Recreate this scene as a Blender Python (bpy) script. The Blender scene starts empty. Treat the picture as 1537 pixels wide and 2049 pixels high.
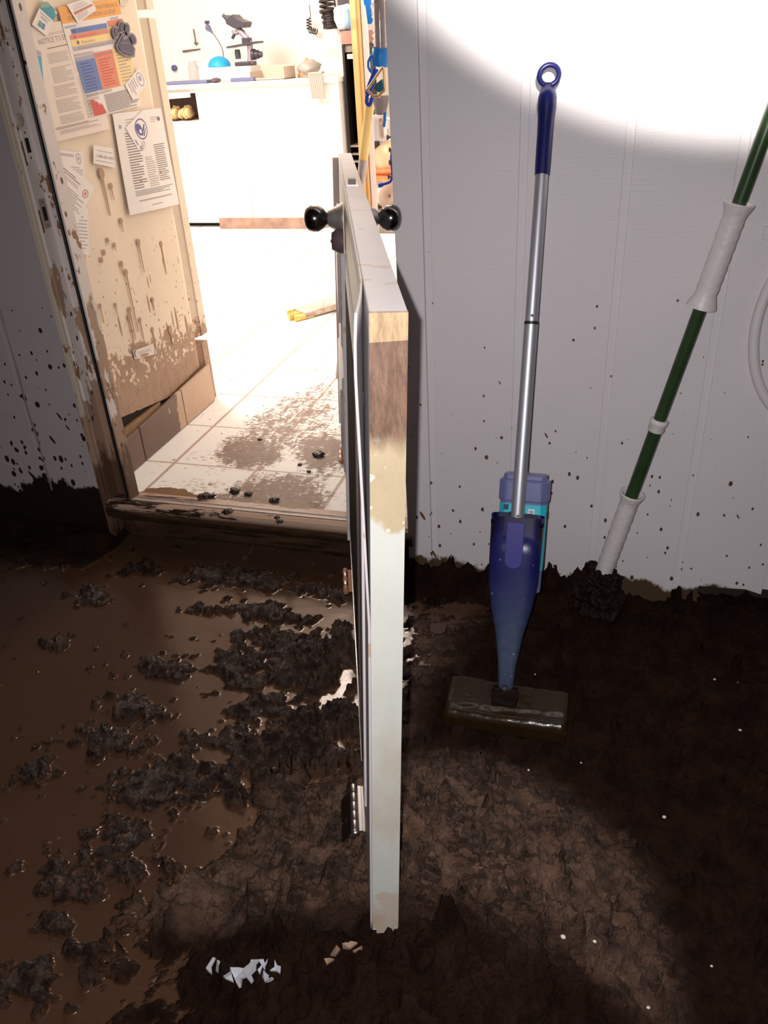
import bpy, bmesh, math, random
import numpy as np
from mathutils import Vector, Matrix, noise
random.seed(7)
S = bpy.context.scene
COL = S.collection
# ------------------------------------------------------------------ camera
F_PX, CXP, CYP, HCAM = 1630.55, 768.5, 1024.5, 1.2165
ROT = np.array([[0.96294468, 0.08992578, -0.25426541],
                [0.26463904, -0.49681586, 0.82652295],
                [-0.05199737, -0.86318443, -0.50220406]])      # world <- (right, down, forward)
cd = bpy.data.cameras.new('camera'); cam = bpy.data.objects.new('camera', cd); COL.objects.link(cam)
cd.sensor_fit = 'VERTICAL'; cd.sensor_height = 36.0; cd.lens = 36.0 * F_PX / 2049.0
cd.clip_start = 0.02; cd.clip_end = 60
r_, d_, f_ = ROT[:, 0], ROT[:, 1], ROT[:, 2]
cam.matrix_world = Matrix(((r_[0], -d_[0], -f_[0], 0), (r_[1], -d_[1], -f_[1], 0), (r_[2], -d_[2], -f_[2], HCAM), (0, 0, 0, 1)))
S.camera = cam
# ------------------------------------------------------------------ world, exposure, lights
w = bpy.data.worlds.new('world'); S.world = w; w.use_nodes = True
bgn = w.node_tree.nodes['Background']; bgn.inputs[0].default_value = (0.9, 0.62, 0.55, 1); bgn.inputs[1].default_value = 0.022
S.view_settings.view_transform = 'Standard'; S.view_settings.look = 'None'
S.view_settings.exposure = 0.0; S.view_settings.gamma = 1.0; S.view_settings.use_curve_mapping = False


def lamp(name, kind, loc, target, energy, color=(1, 1, 1), **kw):
    l = bpy.data.lights.new(name, kind); l.energy = energy; l.color = color
    for k, v in kw.items():
        setattr(l, k, v)
    o = bpy.data.objects.new(name, l); COL.objects.link(o); o.location = loc
    if target is not None:
        o.rotation_euler = (Vector(target) - Vector(loc)).to_track_quat('-Z', 'Y').to_euler()
    return o


flash_pos = Vector((0, 0, HCAM)) + Vector(r_) * -0.022 + Vector(d_) * -0.012
lamp('phone_flash', 'SPOT', flash_pos, flash_pos + Vector(f_) + Vector(r_) * 0.05 + Vector(d_) * 0.16, 84, (1.0, 0.97, 0.98), spot_size=math.radians(128), spot_blend=1.0, shadow_soft_size=0.004)
lamp('headlamp', 'SPOT', (0.10, 0.0, 1.60), (0.22, 1.88, 1.98), 900, (1.0, 0.965, 0.90), spot_size=math.radians(60.5), spot_blend=0.32, shadow_soft_size=0.012)
lamp('exam_room_lamp', 'AREA', (-3.1, 4.3, 2.32), (-2.3, 4.5, 0), 124, (1.0, 0.95, 0.885), shape='RECTANGLE', size=0.9, size_y=0.9)
lamp('exam_room_fill_light', 'AREA', (-1.15, 4.1, 2.36), (-1.3, 4.0, 0), 44, (1.0, 0.95, 0.895), shape='RECTANGLE', size=0.6, size_y=1.2)  # added fill for the partition and near tiles, not a seen fixture

# ------------------------------------------------------------------ pixel rays -> points in the place


def ray(u, v):
    return ROT @ np.array([(u - CXP) / F_PX, (v - CYP) / F_PX, 1.0])


def on(u, v, ax, val):
    r = ray(u, v); c = np.array([0, 0, HCAM]); t = (val - c[ax]) / r[ax]
    return Vector(c + r * t)


def atX(u, v, x): return on(u, v, 0, x)
def atY(u, v, y): return on(u, v, 1, y)
def atZ(u, v, z=0.0): return on(u, v, 2, z)


def proj(p):
    c = ROT.T @ (np.array(p) - np.array([0, 0, HCAM]))
    return CXP + F_PX * c[0] / c[2], CYP + F_PX * c[1] / c[2]

# ------------------------------------------------------------------ materials


def N(nt, t, **kw):
    n = nt.nodes.new(t)
    for k, v in kw.items():
        setattr(n, k, v)
    return n


def simple(name, col, rough=0.5, metal=0.0, spec=0.5, trans=0.0, bump=0.0, bscale=60, var=0.0, coat=0.0, ior=1.45):
    m = bpy.data.materials.new(name); m.use_nodes = True; nt = m.node_tree
    b = nt.nodes['Principled BSDF']
    b.inputs['Base Color'].default_value = (*col, 1); b.inputs['Roughness'].default_value = rough
    b.inputs['Metallic'].default_value = metal; b.inputs['Specular IOR Level'].default_value = spec
    b.inputs['Transmission Weight'].default_value = trans; b.inputs['Coat Weight'].default_value = coat; b.inputs['IOR'].default_value = ior
    if bump or var:
        tc = N(nt, 'ShaderNodeTexCoord'); no = N(nt, 'ShaderNodeTexNoise'); no.inputs['Scale'].default_value = bscale; no.inputs['Detail'].default_value = 6
        nt.links.new(tc.outputs['Object'], no.inputs['Vector'])
        if bump:
            bp = N(nt, 'ShaderNodeBump'); bp.inputs['Strength'].default_value = bump; bp.inputs['Distance'].default_value = 0.004
            nt.links.new(no.outputs['Fac'], bp.inputs['Height']); nt.links.new(bp.outputs['Normal'], b.inputs['Normal'])
        if var:
            mr = N(nt, 'ShaderNodeMix', data_type='RGBA'); mr.inputs[6].default_value = (*[c * (1 - var) for c in col], 1); mr.inputs[7].default_value = (*[min(1, c * (1 + var)) for c in col], 1)
            nt.links.new(no.outputs['Fac'], mr.inputs[0]); nt.links.new(mr.outputs[2], b.inputs['Base Color'])
    return m


class NB:
    """small node-graph builder on object coordinates"""
    def __init__(s, name):
        s.m = bpy.data.materials.new(name); s.m.use_nodes = True; s.nt = s.m.node_tree
        s.b = s.nt.nodes['Principled BSDF']; s.tc = N(s.nt, 'ShaderNodeTexCoord'); s.sep = N(s.nt, 'ShaderNodeSeparateXYZ')
        s.nt.links.new(s.tc.outputs['Object'], s.sep.inputs[0])
    def put(s, v, sock):
        if hasattr(v, 'is_output'): s.nt.links.new(v, sock)
        else: sock.default_value = v if not isinstance(v, tuple) else (*v, 1) if len(v) == 3 and sock.type == 'RGBA' else v
    def math(s, op, a, b=0.0, c=None, clamp=False):
        n = N(s.nt, 'ShaderNodeMath', operation=op, use_clamp=clamp); s.put(a, n.inputs[0]); s.put(b, n.inputs[1])
        if c is not None: s.put(c, n.inputs[2])
        return n.outputs[0]
    def coord(s, sc=(1, 1, 1), off=(0, 0, 0)):
        n = N(s.nt, 'ShaderNodeMapping'); s.nt.links.new(s.tc.outputs['Object'], n.inputs[0]); n.inputs['Scale'].default_value = sc; n.inputs['Location'].default_value = off
        return n.outputs[0]
    def noise(s, scale, detail=5, sc=(1, 1, 1), off=(0, 0, 0), rough=0.55, dist=0.0):
        n = N(s.nt, 'ShaderNodeTexNoise'); s.nt.links.new(s.coord(sc, off), n.inputs['Vector']); n.inputs['Scale'].default_value = scale; n.inputs['Detail'].default_value = detail
        n.inputs['Roughness'].default_value = rough; n.inputs['Distortion'].default_value = dist
        return n.outputs['Fac']
    def spots(s, scale, thr, sc=(1, 1, 1), off=(0, 0, 0), power=3.0, gate=None, wob=0.0):
        """random round or stretched specks: 1 inside a speck"""
        n = N(s.nt, 'ShaderNodeTexVoronoi'); s.nt.links.new(s.coord(sc, off), n.inputs['Vector']); n.inputs['Scale'].default_value = scale
        sp = N(s.nt, 'ShaderNodeSeparateColor'); s.nt.links.new(n.outputs['Color'], sp.inputs[0])
        rad = s.math('MULTIPLY', s.math('POWER', sp.outputs[0], power), thr)
        if gate is not None: rad = s.math('MULTIPLY', rad, gate)
        dst = n.outputs['Distance']
        if wob: dst = s.math('ADD', dst, s.math('MULTIPLY', s.math('SUBTRACT', s.noise(scale * 2.5, 2, sc), 0.5), wob))
        return s.math('LESS_THAN', dst, rad)
    def diag(s, ang, sc):
        """coordinates turned about Y (in the wall plane) then squashed, for slanting splashes"""
        m1 = N(s.nt, 'ShaderNodeMapping'); s.nt.links.new(s.tc.outputs['Object'], m1.inputs[0]); m1.inputs['Rotation'].default_value = (0, ang, 0)
        m2 = N(s.nt, 'ShaderNodeMapping'); s.nt.links.new(m1.outputs[0], m2.inputs[0]); m2.inputs['Scale'].default_value = sc
        return m2.outputs[0]
    def streaks(s, scale, thr, ang, sc, power, gate):
        n = N(s.nt, 'ShaderNodeTexVoronoi'); s.nt.links.new(s.diag(ang, sc), n.inputs['Vector']); n.inputs['Scale'].default_value = scale
        sp = N(s.nt, 'ShaderNodeSeparateColor'); s.nt.links.new(n.outputs['Color'], sp.inputs[0])
        return s.math('LESS_THAN', n.outputs['Distance'], s.math('MULTIPLY', s.math('MULTIPLY', s.math('POWER', sp.outputs[0], power), thr), gate))
    def ramp(s, v, lo, hi):
        n = N(s.nt, 'ShaderNodeMapRange'); n.inputs[1].default_value = lo; n.inputs[2].default_value = hi; s.put(v, n.inputs[0]); n.clamp = True
        return n.outputs[0]
    def mix(s, f, a, b):
        n = N(s.nt, 'ShaderNodeMix', data_type='RGBA'); s.put(f, n.inputs[0]); s.put(a, n.inputs[6]); s.put(b, n.inputs[7])
        return n.outputs[2]
    def attr(s, nm):
        n = N(s.nt, 'ShaderNodeAttribute', attribute_name=nm); return n.outputs['Fac']
    def bump(s, h, strength=0.3, dist=0.004):
        n = N(s.nt, 'ShaderNodeBump'); n.inputs['Strength'].default_value = strength; n.inputs['Distance'].default_value = dist; s.put(h, n.inputs['Height'])
        s.nt.links.new(n.outputs[0], s.b.inputs['Normal'])
    def out(s, col, rough=0.5, spec=0.5):
        s.put(col, s.b.inputs['Base Color']); s.put(rough, s.b.inputs['Roughness']); s.b.inputs['Specular IOR Level'].default_value = spec
        return s.m


MUD = (0.16, 0.085, 0.045); MUDD = (0.030, 0.014, 0.009)


def siding_mat(name, dense, base=(0.63, 0.585, 0.60)):
    g = NB(name)
    z = g.sep.outputs[2]
    col = g.mix(g.noise(3, 4), tuple(c * 0.93 for c in base), tuple(min(1, c * 1.05) for c in base))
    grain = g.noise(14, 6, sc=(1, 1, 22), rough=0.7)
    low = g.ramp(z, 0.75, -0.05)
    fine = g.math('GREATER_THAN', g.math('ADD', grain, g.math('MULTIPLY', low, 0.05)), 0.735)
    col = g.mix(g.math('MULTIPLY', fine, 0.5), col, (0.22, 0.16, 0.13))
    dn = g.noise(2.5, 3, off=(3, 1, 2)); zn = g.math('ADD', z, g.math('MULTIPLY', dn, 0.7))
    left = dense > 1.1; sc_b = (0.05, 0.05, 0.05)
    big = g.spots(24, 0.24 if left else 0.125, sc=(1, 0.02, 0.8), power=1.9 if left else 1.9, gate=g.ramp(zn, 1.35, 0.95), wob=0.05)
    mid = g.spots(50, 0.42 if left else 0.24, sc=(1, 0.02, 0.62), off=(1, 5, 2), power=1.5 if left else 1.6, gate=g.ramp(zn, 1.15, 0.5), wob=0.08)
    dkc = (0.030, 0.014, 0.011) if left else (0.13, 0.058, 0.032)
    col = g.mix(big, col, dkc); col = g.mix(mid, col, (0.09, 0.045, 0.03) if not left else dkc)
    slant = g.streaks(24 if left else 18, 0.32 if left else 0.12, 0.5, (1.5, 0.02, 0.42), 1.5, g.ramp(zn, 1.25, 0.45))
    col = g.mix(slant, col, dkc)
    if left:
        drip = g.spots(24, 0.36, sc=(1, 0.02, 0.2), off=(2, 0, 4), power=2.4, gate=g.ramp(zn, 0.8, 0.25))
        col = g.mix(drip, col, (0.03, 0.017, 0.013))
    edge = g.math('ADD', z, g.math('MULTIPLY', g.math('SUBTRACT', g.noise(9, 7, sc=(1, 1, 0.6), rough=0.65), 0.5), 0.30 if dense > 1.1 else 0.16))
    lv = 0.055 if dense > 1.1 else -0.075
    col = g.mix(g.ramp(edge, lv + 0.012, lv), col, (0.016, 0.008, 0.006) if dense > 1.1 else (0.07, 0.042, 0.022))
    g.bump(g.math('ADD', grain, g.math('MULTIPLY', big, 0.5)), 0.18, 0.003)
    return g.out(col, 0.45, 0.4)


M = {}
M['siding'] = siding_mat('white painted siding', 1.0)
M['siding_dirty'] = siding_mat('splattered siding', 1.75, (0.45, 0.385, 0.40))


def panel_mat():
    g = NB('cream wall panel'); z = g.sep.outputs[2]
    col = g.mix(g.noise(4, 4), (0.74, 0.585, 0.435), (0.80, 0.655, 0.52))
    dn = g.noise(6, 4)
    dens = g.ramp(g.math('ADD', z, g.math('MULTIPLY', g.math('SUBTRACT', dn, 0.5), 0.6)), 0.98, 0.42)
    sp = g.spots(44, 0.30, sc=(0.02, 1, 0.7), power=1.6, gate=dens, wob=0.1)
    s2 = g.spots(86, 0.42, sc=(0.02, 1, 0.45), off=(3, 1, 7), power=1.4, gate=dens, wob=0.1)
    dr = g.spots(40, 0.42, sc=(0.02, 1, 0.15), off=(1, 2, 3), power=1.5, gate=g.ramp(z, 0.70, 0.36), wob=0.08)
    col = g.mix(g.math('MAXIMUM', sp, g.math('MAXIMUM', s2, dr)), col, (0.34, 0.185, 0.105))
    e = g.math('ADD', z, g.math('ADD', g.math('MULTIPLY', g.math('SUBTRACT', g.noise(9, 6, rough=0.6), 0.5), 0.16), g.math('MULTIPLY', g.math('SUBTRACT', g.noise(50, 3), 0.5), 0.13)))
    e = g.math('ADD', e, g.math('MULTIPLY', g.math('SUBTRACT', g.sep.outputs[1], 2.6), 0.12)); band = g.ramp(e, 0.348, 0.332)
    hol = g.math('GREATER_THAN', g.noise(48, 5, off=(5, 5, 5)), 0.575)
    band2 = g.math('MULTIPLY', band, g.math('SUBTRACT', 1.0, g.math('MULTIPLY', hol, g.math('GREATER_THAN', g.math('ADD', z, g.math('MULTIPLY', g.noise(7, 3, off=(1, 1, 1)), 0.2)), 0.355))))
    mudc = g.mix(g.noise(30, 6, sc=(1, 1, 0.35)), (0.29, 0.165, 0.10), (0.46, 0.29, 0.19))
    crk = g.math('LESS_THAN', g.math('ABSOLUTE', g.math('SUBTRACT', g.noise(16, 4, off=(8, 8, 8)), 0.5)), 0.012); mudc = g.mix(g.math('MULTIPLY', crk, 0.5), mudc, (0.20, 0.11, 0.065)); col = g.mix(band2, col, mudc)
    g.bump(g.math('ADD', band2, g.noise(60, 4)), 0.15, 0.003)
    return g.out(col, 0.5, 0.35)


def base_tile_mat():
    g = NB('muddy wall tile'); 
    col = g.mix(g.noise(18, 5), (0.46, 0.29, 0.19), (0.58, 0.38, 0.26))
    wet = g.math('GREATER_THAN', g.math('ADD', g.noise(7, 5, sc=(1, 1.2, 0.6), off=(0.3, 0.6, 0)), g.ramp(g.sep.outputs[1], 2.62, 2.2)), 1.04)
    col = g.mix(wet, col, (0.15, 0.08, 0.055))
    col = g.mix(g.spots(30, 0.4, power=5), col, (0.72, 0.55, 0.42))
    return g.out(col, 0.35, 0.5)


def jamb_mat(name, base, lo):
    g = NB(name); z = g.sep.outputs[2]
    col = g.mix(g.noise(8, 5), tuple(c * 0.9 for c in base), base)
    st = g.math('GREATER_THAN', g.math('ADD', g.noise(11, 6, sc=(1, 1, 0.35), rough=0.65), g.ramp(z, 1.3, -0.9)), 0.895)
    rs = g.math('GREATER_THAN', g.noise(20, 6, sc=(1, 1, 0.5), rough=0.7, off=(3, 3, 3)), 0.595)
    col = g.mix(st, col, (0.40, 0.26, 0.18)); col = g.mix(rs, col, (0.26, 0.12, 0.06))
    col = g.mix(g.spots(30, 0.17, sc=(1, 1, 0.6), power=3, wob=0.06), col, (0.10, 0.045, 0.03))
    m2 = g.math('ADD', z, g.math('MULTIPLY', g.math('SUBTRACT', g.noise(14, 6, sc=(1, 1, 0.3)), 0.5), 0.7))
    col = g.mix(g.ramp(m2, lo + 0.03, lo - 0.03), col, (0.12, 0.065, 0.04))
    col = g.mix(g.ramp(m2, lo - 0.22, lo - 0.32), col, (0.03, 0.016, 0.011))
    g.bump(st, 0.2, 0.003)
    return g.out(col, 0.45, 0.4)


def tile_mat():
    g = NB('muddy floor tile'); x, y = g.sep.outputs[0], g.sep.outputs[1]
    def grid(v, off):
        fr = g.math('FRACT', g.math('DIVIDE', g.math('SUBTRACT', v, off), 0.305))
        return g.math('GREATER_THAN', g.math('ABSOLUTE', g.math('SUBTRACT', fr, 0.5)), 0.481)
    # broad joints along y, fine joints along x
    gx = grid(x, -1.413)
    fr = g.math('FRACT', g.math('DIVIDE', g.math('SUBTRACT', y, 2.195), 0.305))
    gy = g.math('GREATER_THAN', g.math('ABSOLUTE', g.math('SUBTRACT', fr, 0.5)), 0.488)
    col = g.mix(g.noise(5, 4), (0.82, 0.76, 0.70), (0.88, 0.83, 0.78))
    col = g.mix(g.math('MULTIPLY', g.math('MAXIMUM', gx, gy), 0.85), col, (0.42, 0.27, 0.19))
    a = g.attr('mud')
    n1 = g.noise(26, 7, sc=(1.6, 0.7, 1), rough=0.7, dist=0.8)
    n2 = g.noise(70, 4, sc=(0.6, 2.2, 1), rough=0.7)
    film = g.math('GREATER_THAN', g.math('ADD', g.math('MULTIPLY', g.math('ADD', n1, g.math('MULTIPLY', g.math('SUBTRACT', g.noise(60, 5, sc=(0.5, 2.4, 1), rough=0.7), 0.5), 0.9)), 0.9), a), 0.94)
    streak = g.math('GREATER_THAN', g.math('ADD', n2, g.math('MULTIPLY', a, 0.62)), 0.86)
    prints = g.math('MULTIPLY', g.spots(95, 0.55, sc=(0.45, 1, 1), power=1.2), g.math('MULTIPLY', g.ramp(a, 0.16, 0.30), g.ramp(g.noise(7, 3), 0.48, 0.54)))
    pool = g.math('GREATER_THAN', g.attr('pool'), g.math('ADD', g.math('MULTIPLY', g.noise(40, 5), 0.5), 0.25))
    filmc = g.mix(g.noise(45, 5), (0.12, 0.068, 0.052), (0.37, 0.245, 0.19))
    col = g.mix(g.math('MULTIPLY', prints, 0.55), col, (0.45, 0.28, 0.18))
    col = g.mix(streak, col, (0.36, 0.22, 0.15)); col = g.mix(film, col, filmc)
    col = g.mix(pool, col, (0.20, 0.105, 0.055))
    dark = g.math('GREATER_THAN', g.math('ADD', g.noise(60, 3), g.math('MULTIPLY', a, 0.35)), 1.03)
    col = g.mix(dark, col, (0.045, 0.02, 0.014))
    sp_ = g.spots(40, 0.20, sc=(1, 0.8, 0.02), power=2.2, wob=0.1); col = g.mix(sp_, col, (0.30, 0.17, 0.11))
    g.bump(g.math('ADD', g.math('MULTIPLY', film, n2), g.math('MULTIPLY', streak, 0.4)), 0.5, 0.004)
    return g.out(col, g.math('SUBTRACT', 0.42, g.math('MULTIPLY', pool, 0.25)), 0.4)


def mud_mat():
    g = NB('wet mud')
    w_ = g.attr('water'); c_ = g.attr('clod'); d_a = g.attr('dark')
    wat = g.mix(g.noise(3, 4), (0.046, 0.023, 0.013), (0.074, 0.037, 0.022))
    n1 = g.noise(34, 8, rough=0.7); n4 = g.noise(95, 5, rough=0.65, off=(2, 2, 2))
    clod = g.mix(g.ramp(n1, 0.48, 0.70), (0.0085, 0.0045, 0.004), (0.105, 0.060, 0.042))
    crack = g.math('LESS_THAN', g.math('ABSOLUTE', g.math('SUBTRACT', g.noise(7, 5, sc=(0.7, 1.7, 1), rough=0.6, off=(3, 0, 0)), 0.5)), 0.022)
    dry = g.mix(g.ramp(g.noise(20, 8, rough=0.72, off=(4, 4, 0)), 0.36, 0.66), (0.016, 0.0078, 0.0048), (0.142, 0.078, 0.050))
    dry = g.mix(g.math('MULTIPLY', crack, 0.75), dry, (0.010, 0.005, 0.003))
    dry = g.mix(g.math('GREATER_THAN', n4, 0.69), dry, (0.23, 0.132, 0.088))
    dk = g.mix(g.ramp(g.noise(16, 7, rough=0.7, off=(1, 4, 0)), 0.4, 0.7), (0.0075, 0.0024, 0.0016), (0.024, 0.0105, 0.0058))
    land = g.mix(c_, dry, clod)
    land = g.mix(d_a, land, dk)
    col = g.mix(w_, land, wat)
    ro = g.math('ADD', g.math('MULTIPLY', g.noise(20, 5, off=(7, 2, 0)), 0.72), 0.07)
    ro = g.math('SUBTRACT', g.math('ADD', ro, g.math('MULTIPLY', d_a, 0.30)), g.math('MULTIPLY', c_, 0.20))
    rough = g.math('MULTIPLY', ro, g.math('SUBTRACT', 1.0, g.math('MULTIPLY', w_, 0.62)))
    g.bump(g.math('MULTIPLY', g.math('ADD', n1, g.math('SUBTRACT', g.math('MULTIPLY', n4, 1.8), g.math('MULTIPLY', crack, 0.4))), g.math('SUBTRACT', 1.0, g.math('MULTIPLY', w_, 0.985))), 0.8, 0.010)
    g.b.inputs['Specular Tint'].default_value = (1.0, 0.72, 0.60, 1)
    g.put(g.math('MULTIPLY', g.math('SUBTRACT', 1.0, d_a), 0.35), g.b.inputs['Coat Weight']); g.b.inputs['Coat Roughness'].default_value = 0.10; g.put(g.math('MULTIPLY', w_, 0.0), g.b.inputs['Metallic'])
    m = g.out(col, rough, 0.5)
    g.nt.links.new(g.b.inputs['Normal'].links[0].from_socket, g.b.inputs['Coat Normal'])
    g.put(g.math('SUBTRACT', 0.5, g.math('MULTIPLY', d_a, 0.36)), g.b.inputs['Specular IOR Level'])
    return m


def wood_mat(name, a, b, sc=(40, 40, 3), rough=0.6, mudlevel=None):
    g = NB(name); n = g.noise(1, 6, sc=sc, rough=0.65)
    col = g.mix(g.ramp(n, 0.3, 0.7), a, b); g.bump(n, 0.25, 0.003)
    return g.out(col, rough, 0.3)


def sill_mat():
    g = NB('muddy sill'); n = g.noise(1, 7, sc=(7, 45, 45), rough=0.7)
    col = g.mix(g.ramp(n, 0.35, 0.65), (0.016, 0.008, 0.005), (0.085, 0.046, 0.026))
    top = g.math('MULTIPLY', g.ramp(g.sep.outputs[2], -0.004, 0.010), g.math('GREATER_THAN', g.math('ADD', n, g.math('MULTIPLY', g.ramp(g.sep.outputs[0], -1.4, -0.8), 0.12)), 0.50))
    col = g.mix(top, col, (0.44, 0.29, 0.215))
    g.bump(n, 0.4, 0.004)
    return g.out(col, 0.3, 0.5)


def door_edge_mat():
    """end of the door: bare swollen board, soaked brown, then mud-smeared and white paint; local z is height"""
    g = NB('door end edge'); z = g.sep.outputs[2]; x = g.sep.outputs[0]
    n = g.noise(25, 6, sc=(1, 1, 0.6)); fib = g.noise(60, 6, sc=(2.2, 1, 0.5), rough=0.7)
    zz = g.math('ADD', z, g.math('MULTIPLY', g.math('SUBTRACT', n, 0.5), 0.03))
    white = g.mix(g.noise(9, 5), (0.36, 0.36, 0.325), (0.44, 0.445, 0.405))
    st = g.math('GREATER_THAN', g.math('ADD', g.noise(16, 6, rough=0.6, off=(1, 2, 0)), g.ramp(z, 0.50, -0.15)), 1.16)
    white = g.mix(g.math('MULTIPLY', st, 0.5), white, (0.36, 0.24, 0.155))
    smear = g.math('MULTIPLY', g.ramp(g.noise(11, 5, sc=(1, 1, 0.5), off=(5, 2, 1)), 0.48, 0.66), g.ramp(z, 0.55, 0.15)); white = g.mix(g.math('MULTIPLY', smear, 0.65), white, (0.33, 0.225, 0.155)); white = g.mix(g.spots(30, 0.22, power=3, gate=g.ramp(z, 0.5, 0.2), wob=0.15), white, (0.24, 0.135, 0.08))
    tan = g.mix(g.noise(14, 6, rough=0.65), (0.25, 0.195, 0.125), (0.40, 0.32, 0.20))
    tan = g.mix(g.spots(60, 0.25, power=4, wob=0.1), tan, (0.45, 0.42, 0.34)); tan = g.mix(g.math('GREATER_THAN', g.noise(22, 5, off=(6, 1, 0)), 0.63), tan, (0.43, 0.42, 0.36))
    brn = g.mix(g.ramp(fib, 0.35, 0.7), (0.075, 0.040, 0.025), (0.185, 0.108, 0.074))
    raw = g.mix(g.ramp(fib, 0.3, 0.7), (0.19, 0.112, 0.056), (0.40, 0.285, 0.165))
    z2 = g.math('ADD', z, g.math('MULTIPLY', g.math('SUBTRACT', n, 0.5), 0.09))
    col = g.mix(g.ramp(z2, 0.672, 0.682), white, tan)
    z3 = g.math('ADD', z, g.math('MULTIPLY', g.math('SUBTRACT', g.noise(20, 6, sc=(1, 1, 0.3)), 0.5), 0.13))
    col = g.mix(g.ramp(z3, 0.772, 0.80), col, brn)
    col = g.mix(g.math('GREATER_THAN', z, 0.884), col, raw)
    pt = g.math('ADD', z, g.math('MULTIPLY', fib, 0.03))
    col = g.mix(g.math('GREATER_THAN', pt, 0.9315), col, (0.40, 0.375, 0.39))
    g.bump(fib, 0.35, 0.003)
    return g.out(col, 0.55, 0.3)


def door_paint_mat():
    g = NB('door paint'); 
    col = g.mix(g.noise(9, 6), (0.37, 0.335, 0.345), (0.47, 0.435, 0.44))
    col = g.mix(g.math('GREATER_THAN', g.noise(10, 6, sc=(2, 2, 1), off=(2, 2, 2)), 0.64), col, (0.36, 0.26, 0.21))
    return g.out(col, 0.4, 0.4)


def mop_body_mat():
    g = NB('dusty mop body'); z = g.sep.outputs[2]; n = g.noise(60, 6, rough=0.7)
    k = g.ramp(g.math('ADD', z, g.math('MULTIPLY', g.noise(14, 4), 0.06)), 0.30, 0.13)
    col = g.mix(k, (0.007, 0.008, 0.080), g.mix(g.ramp(n, 0.3, 0.7), (0.028, 0.042, 0.092), (0.052, 0.072, 0.125)))
    col = g.mix(g.spots(70, 0.2, power=4), col, (0.25, 0.22, 0.20))
    return g.out(col, g.math('ADD', 0.36, g.math('MULTIPLY', k, 0.25)), 0.5)


M['blue_body'] = mop_body_mat()
M['panel'] = panel_mat(); M['base_tile'] = base_tile_mat(); M['tile'] = tile_mat(); M['mud'] = mud_mat()
M['jamb'] = jamb_mat('painted door frame', (0.80, 0.70, 0.655), 0.16); M['casing'] = jamb_mat('weathered casing edge', (0.62, 0.52, 0.42), 0.12)
M['door_edge'] = door_edge_mat(); M['door_paint'] = door_paint_mat()
M['sill'] = sill_mat()
M['white'] = simple('white paint', (0.86, 0.80, 0.73), 0.5); M['white_in'] = simple('white wall paint', (0.85, 0.79, 0.72), 0.7)
M['black'] = simple('black rubber', (0.012, 0.009, 0.009), 0.5); M['voidm'] = simple('dark timber and gap shade', (0.02, 0.011, 0.008), 0.8)  # last one: dark timber, also the painted shade of open gaps
M['chrome'] = simple('tarnished nickel', (0.45, 0.42, 0.40), 0.22, 1.0, var=0.3, bscale=25); M['steel'] = simple('bright steel', (0.62, 0.58, 0.56), 0.3, 1.0, var=0.15, bscale=40)
M['darkchrome'] = simple('dark nickel', (0.16, 0.15, 0.155), 0.18, 1.0); M['rust'] = simple('rusted steel', (0.34, 0.16, 0.09), 0.6, 0.4, var=0.4, bscale=90)
M['batten'] = simple('tan batten', (0.34, 0.20, 0.10), 0.7, var=0.5, bscale=35)
M['rose'] = simple('brushed nickel', (0.52, 0.47, 0.44), 0.42, 0.75, var=0.2, bscale=40)
M['alu'] = simple('brushed aluminium', (0.46, 0.46, 0.50), 0.46, 0.8)
M['blue'] = simple('royal blue plastic', (0.007, 0.008, 0.080), 0.35); M['blue2'] = simple('violet blue plastic', (0.026, 0.024, 0.18), 0.45)
M['blue_dust'] = simple('dusty blue plastic', (0.040, 0.062, 0.125), 0.5, var=0.35, bscale=120)
M['glass'] = simple('dark glazing', (0.03, 0.026, 0.027), 0.75, 0.0, 0.05)
M['bottle'] = simple('lilac translucent plastic', (0.16, 0.17, 0.36), 0.3, trans=0.25); M['turq'] = simple('turquoise label', (0.02, 0.42, 0.52), 0.4)
M['lab_white'] = simple('label white', (0.75, 0.78, 0.8), 0.5); M['navy'] = simple('navy print', (0.012, 0.016, 0.09), 0.5); M['lab_dark'] = simple('label dark', (0.03, 0.035, 0.05), 0.5)
M['green'] = simple('dark green pole', (0.022, 0.045, 0.016), 0.3, var=0.5, bscale=20); M['grip'] = simple('white grip plastic', (0.60, 0.545, 0.54), 0.4, bump=0.5, bscale=90)
M['cord_white'] = simple('white hose', (0.62, 0.57, 0.58), 0.4)
M['brownmud'] = simple('brown mud coat', (0.022, 0.0115, 0.0045), 0.2, spec=0.3, bump=0.5, bscale=30, var=0.3)
M['darkmud'] = simple('dark mud', (0.010, 0.0045, 0.003), 0.6, spec=0.12, bump=1.0, bscale=60, var=0.5)
M['scrap'] = simple('torn white paper', (0.50, 0.50, 0.54), 0.6, var=0.2, bscale=60); M['scrap_tan'] = simple('tan scrap', (0.24, 0.14, 0.09), 0.6, var=0.4, bscale=70)
M['grit'] = simple('pale grit', (0.62, 0.56, 0.46), 0.5)
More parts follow.
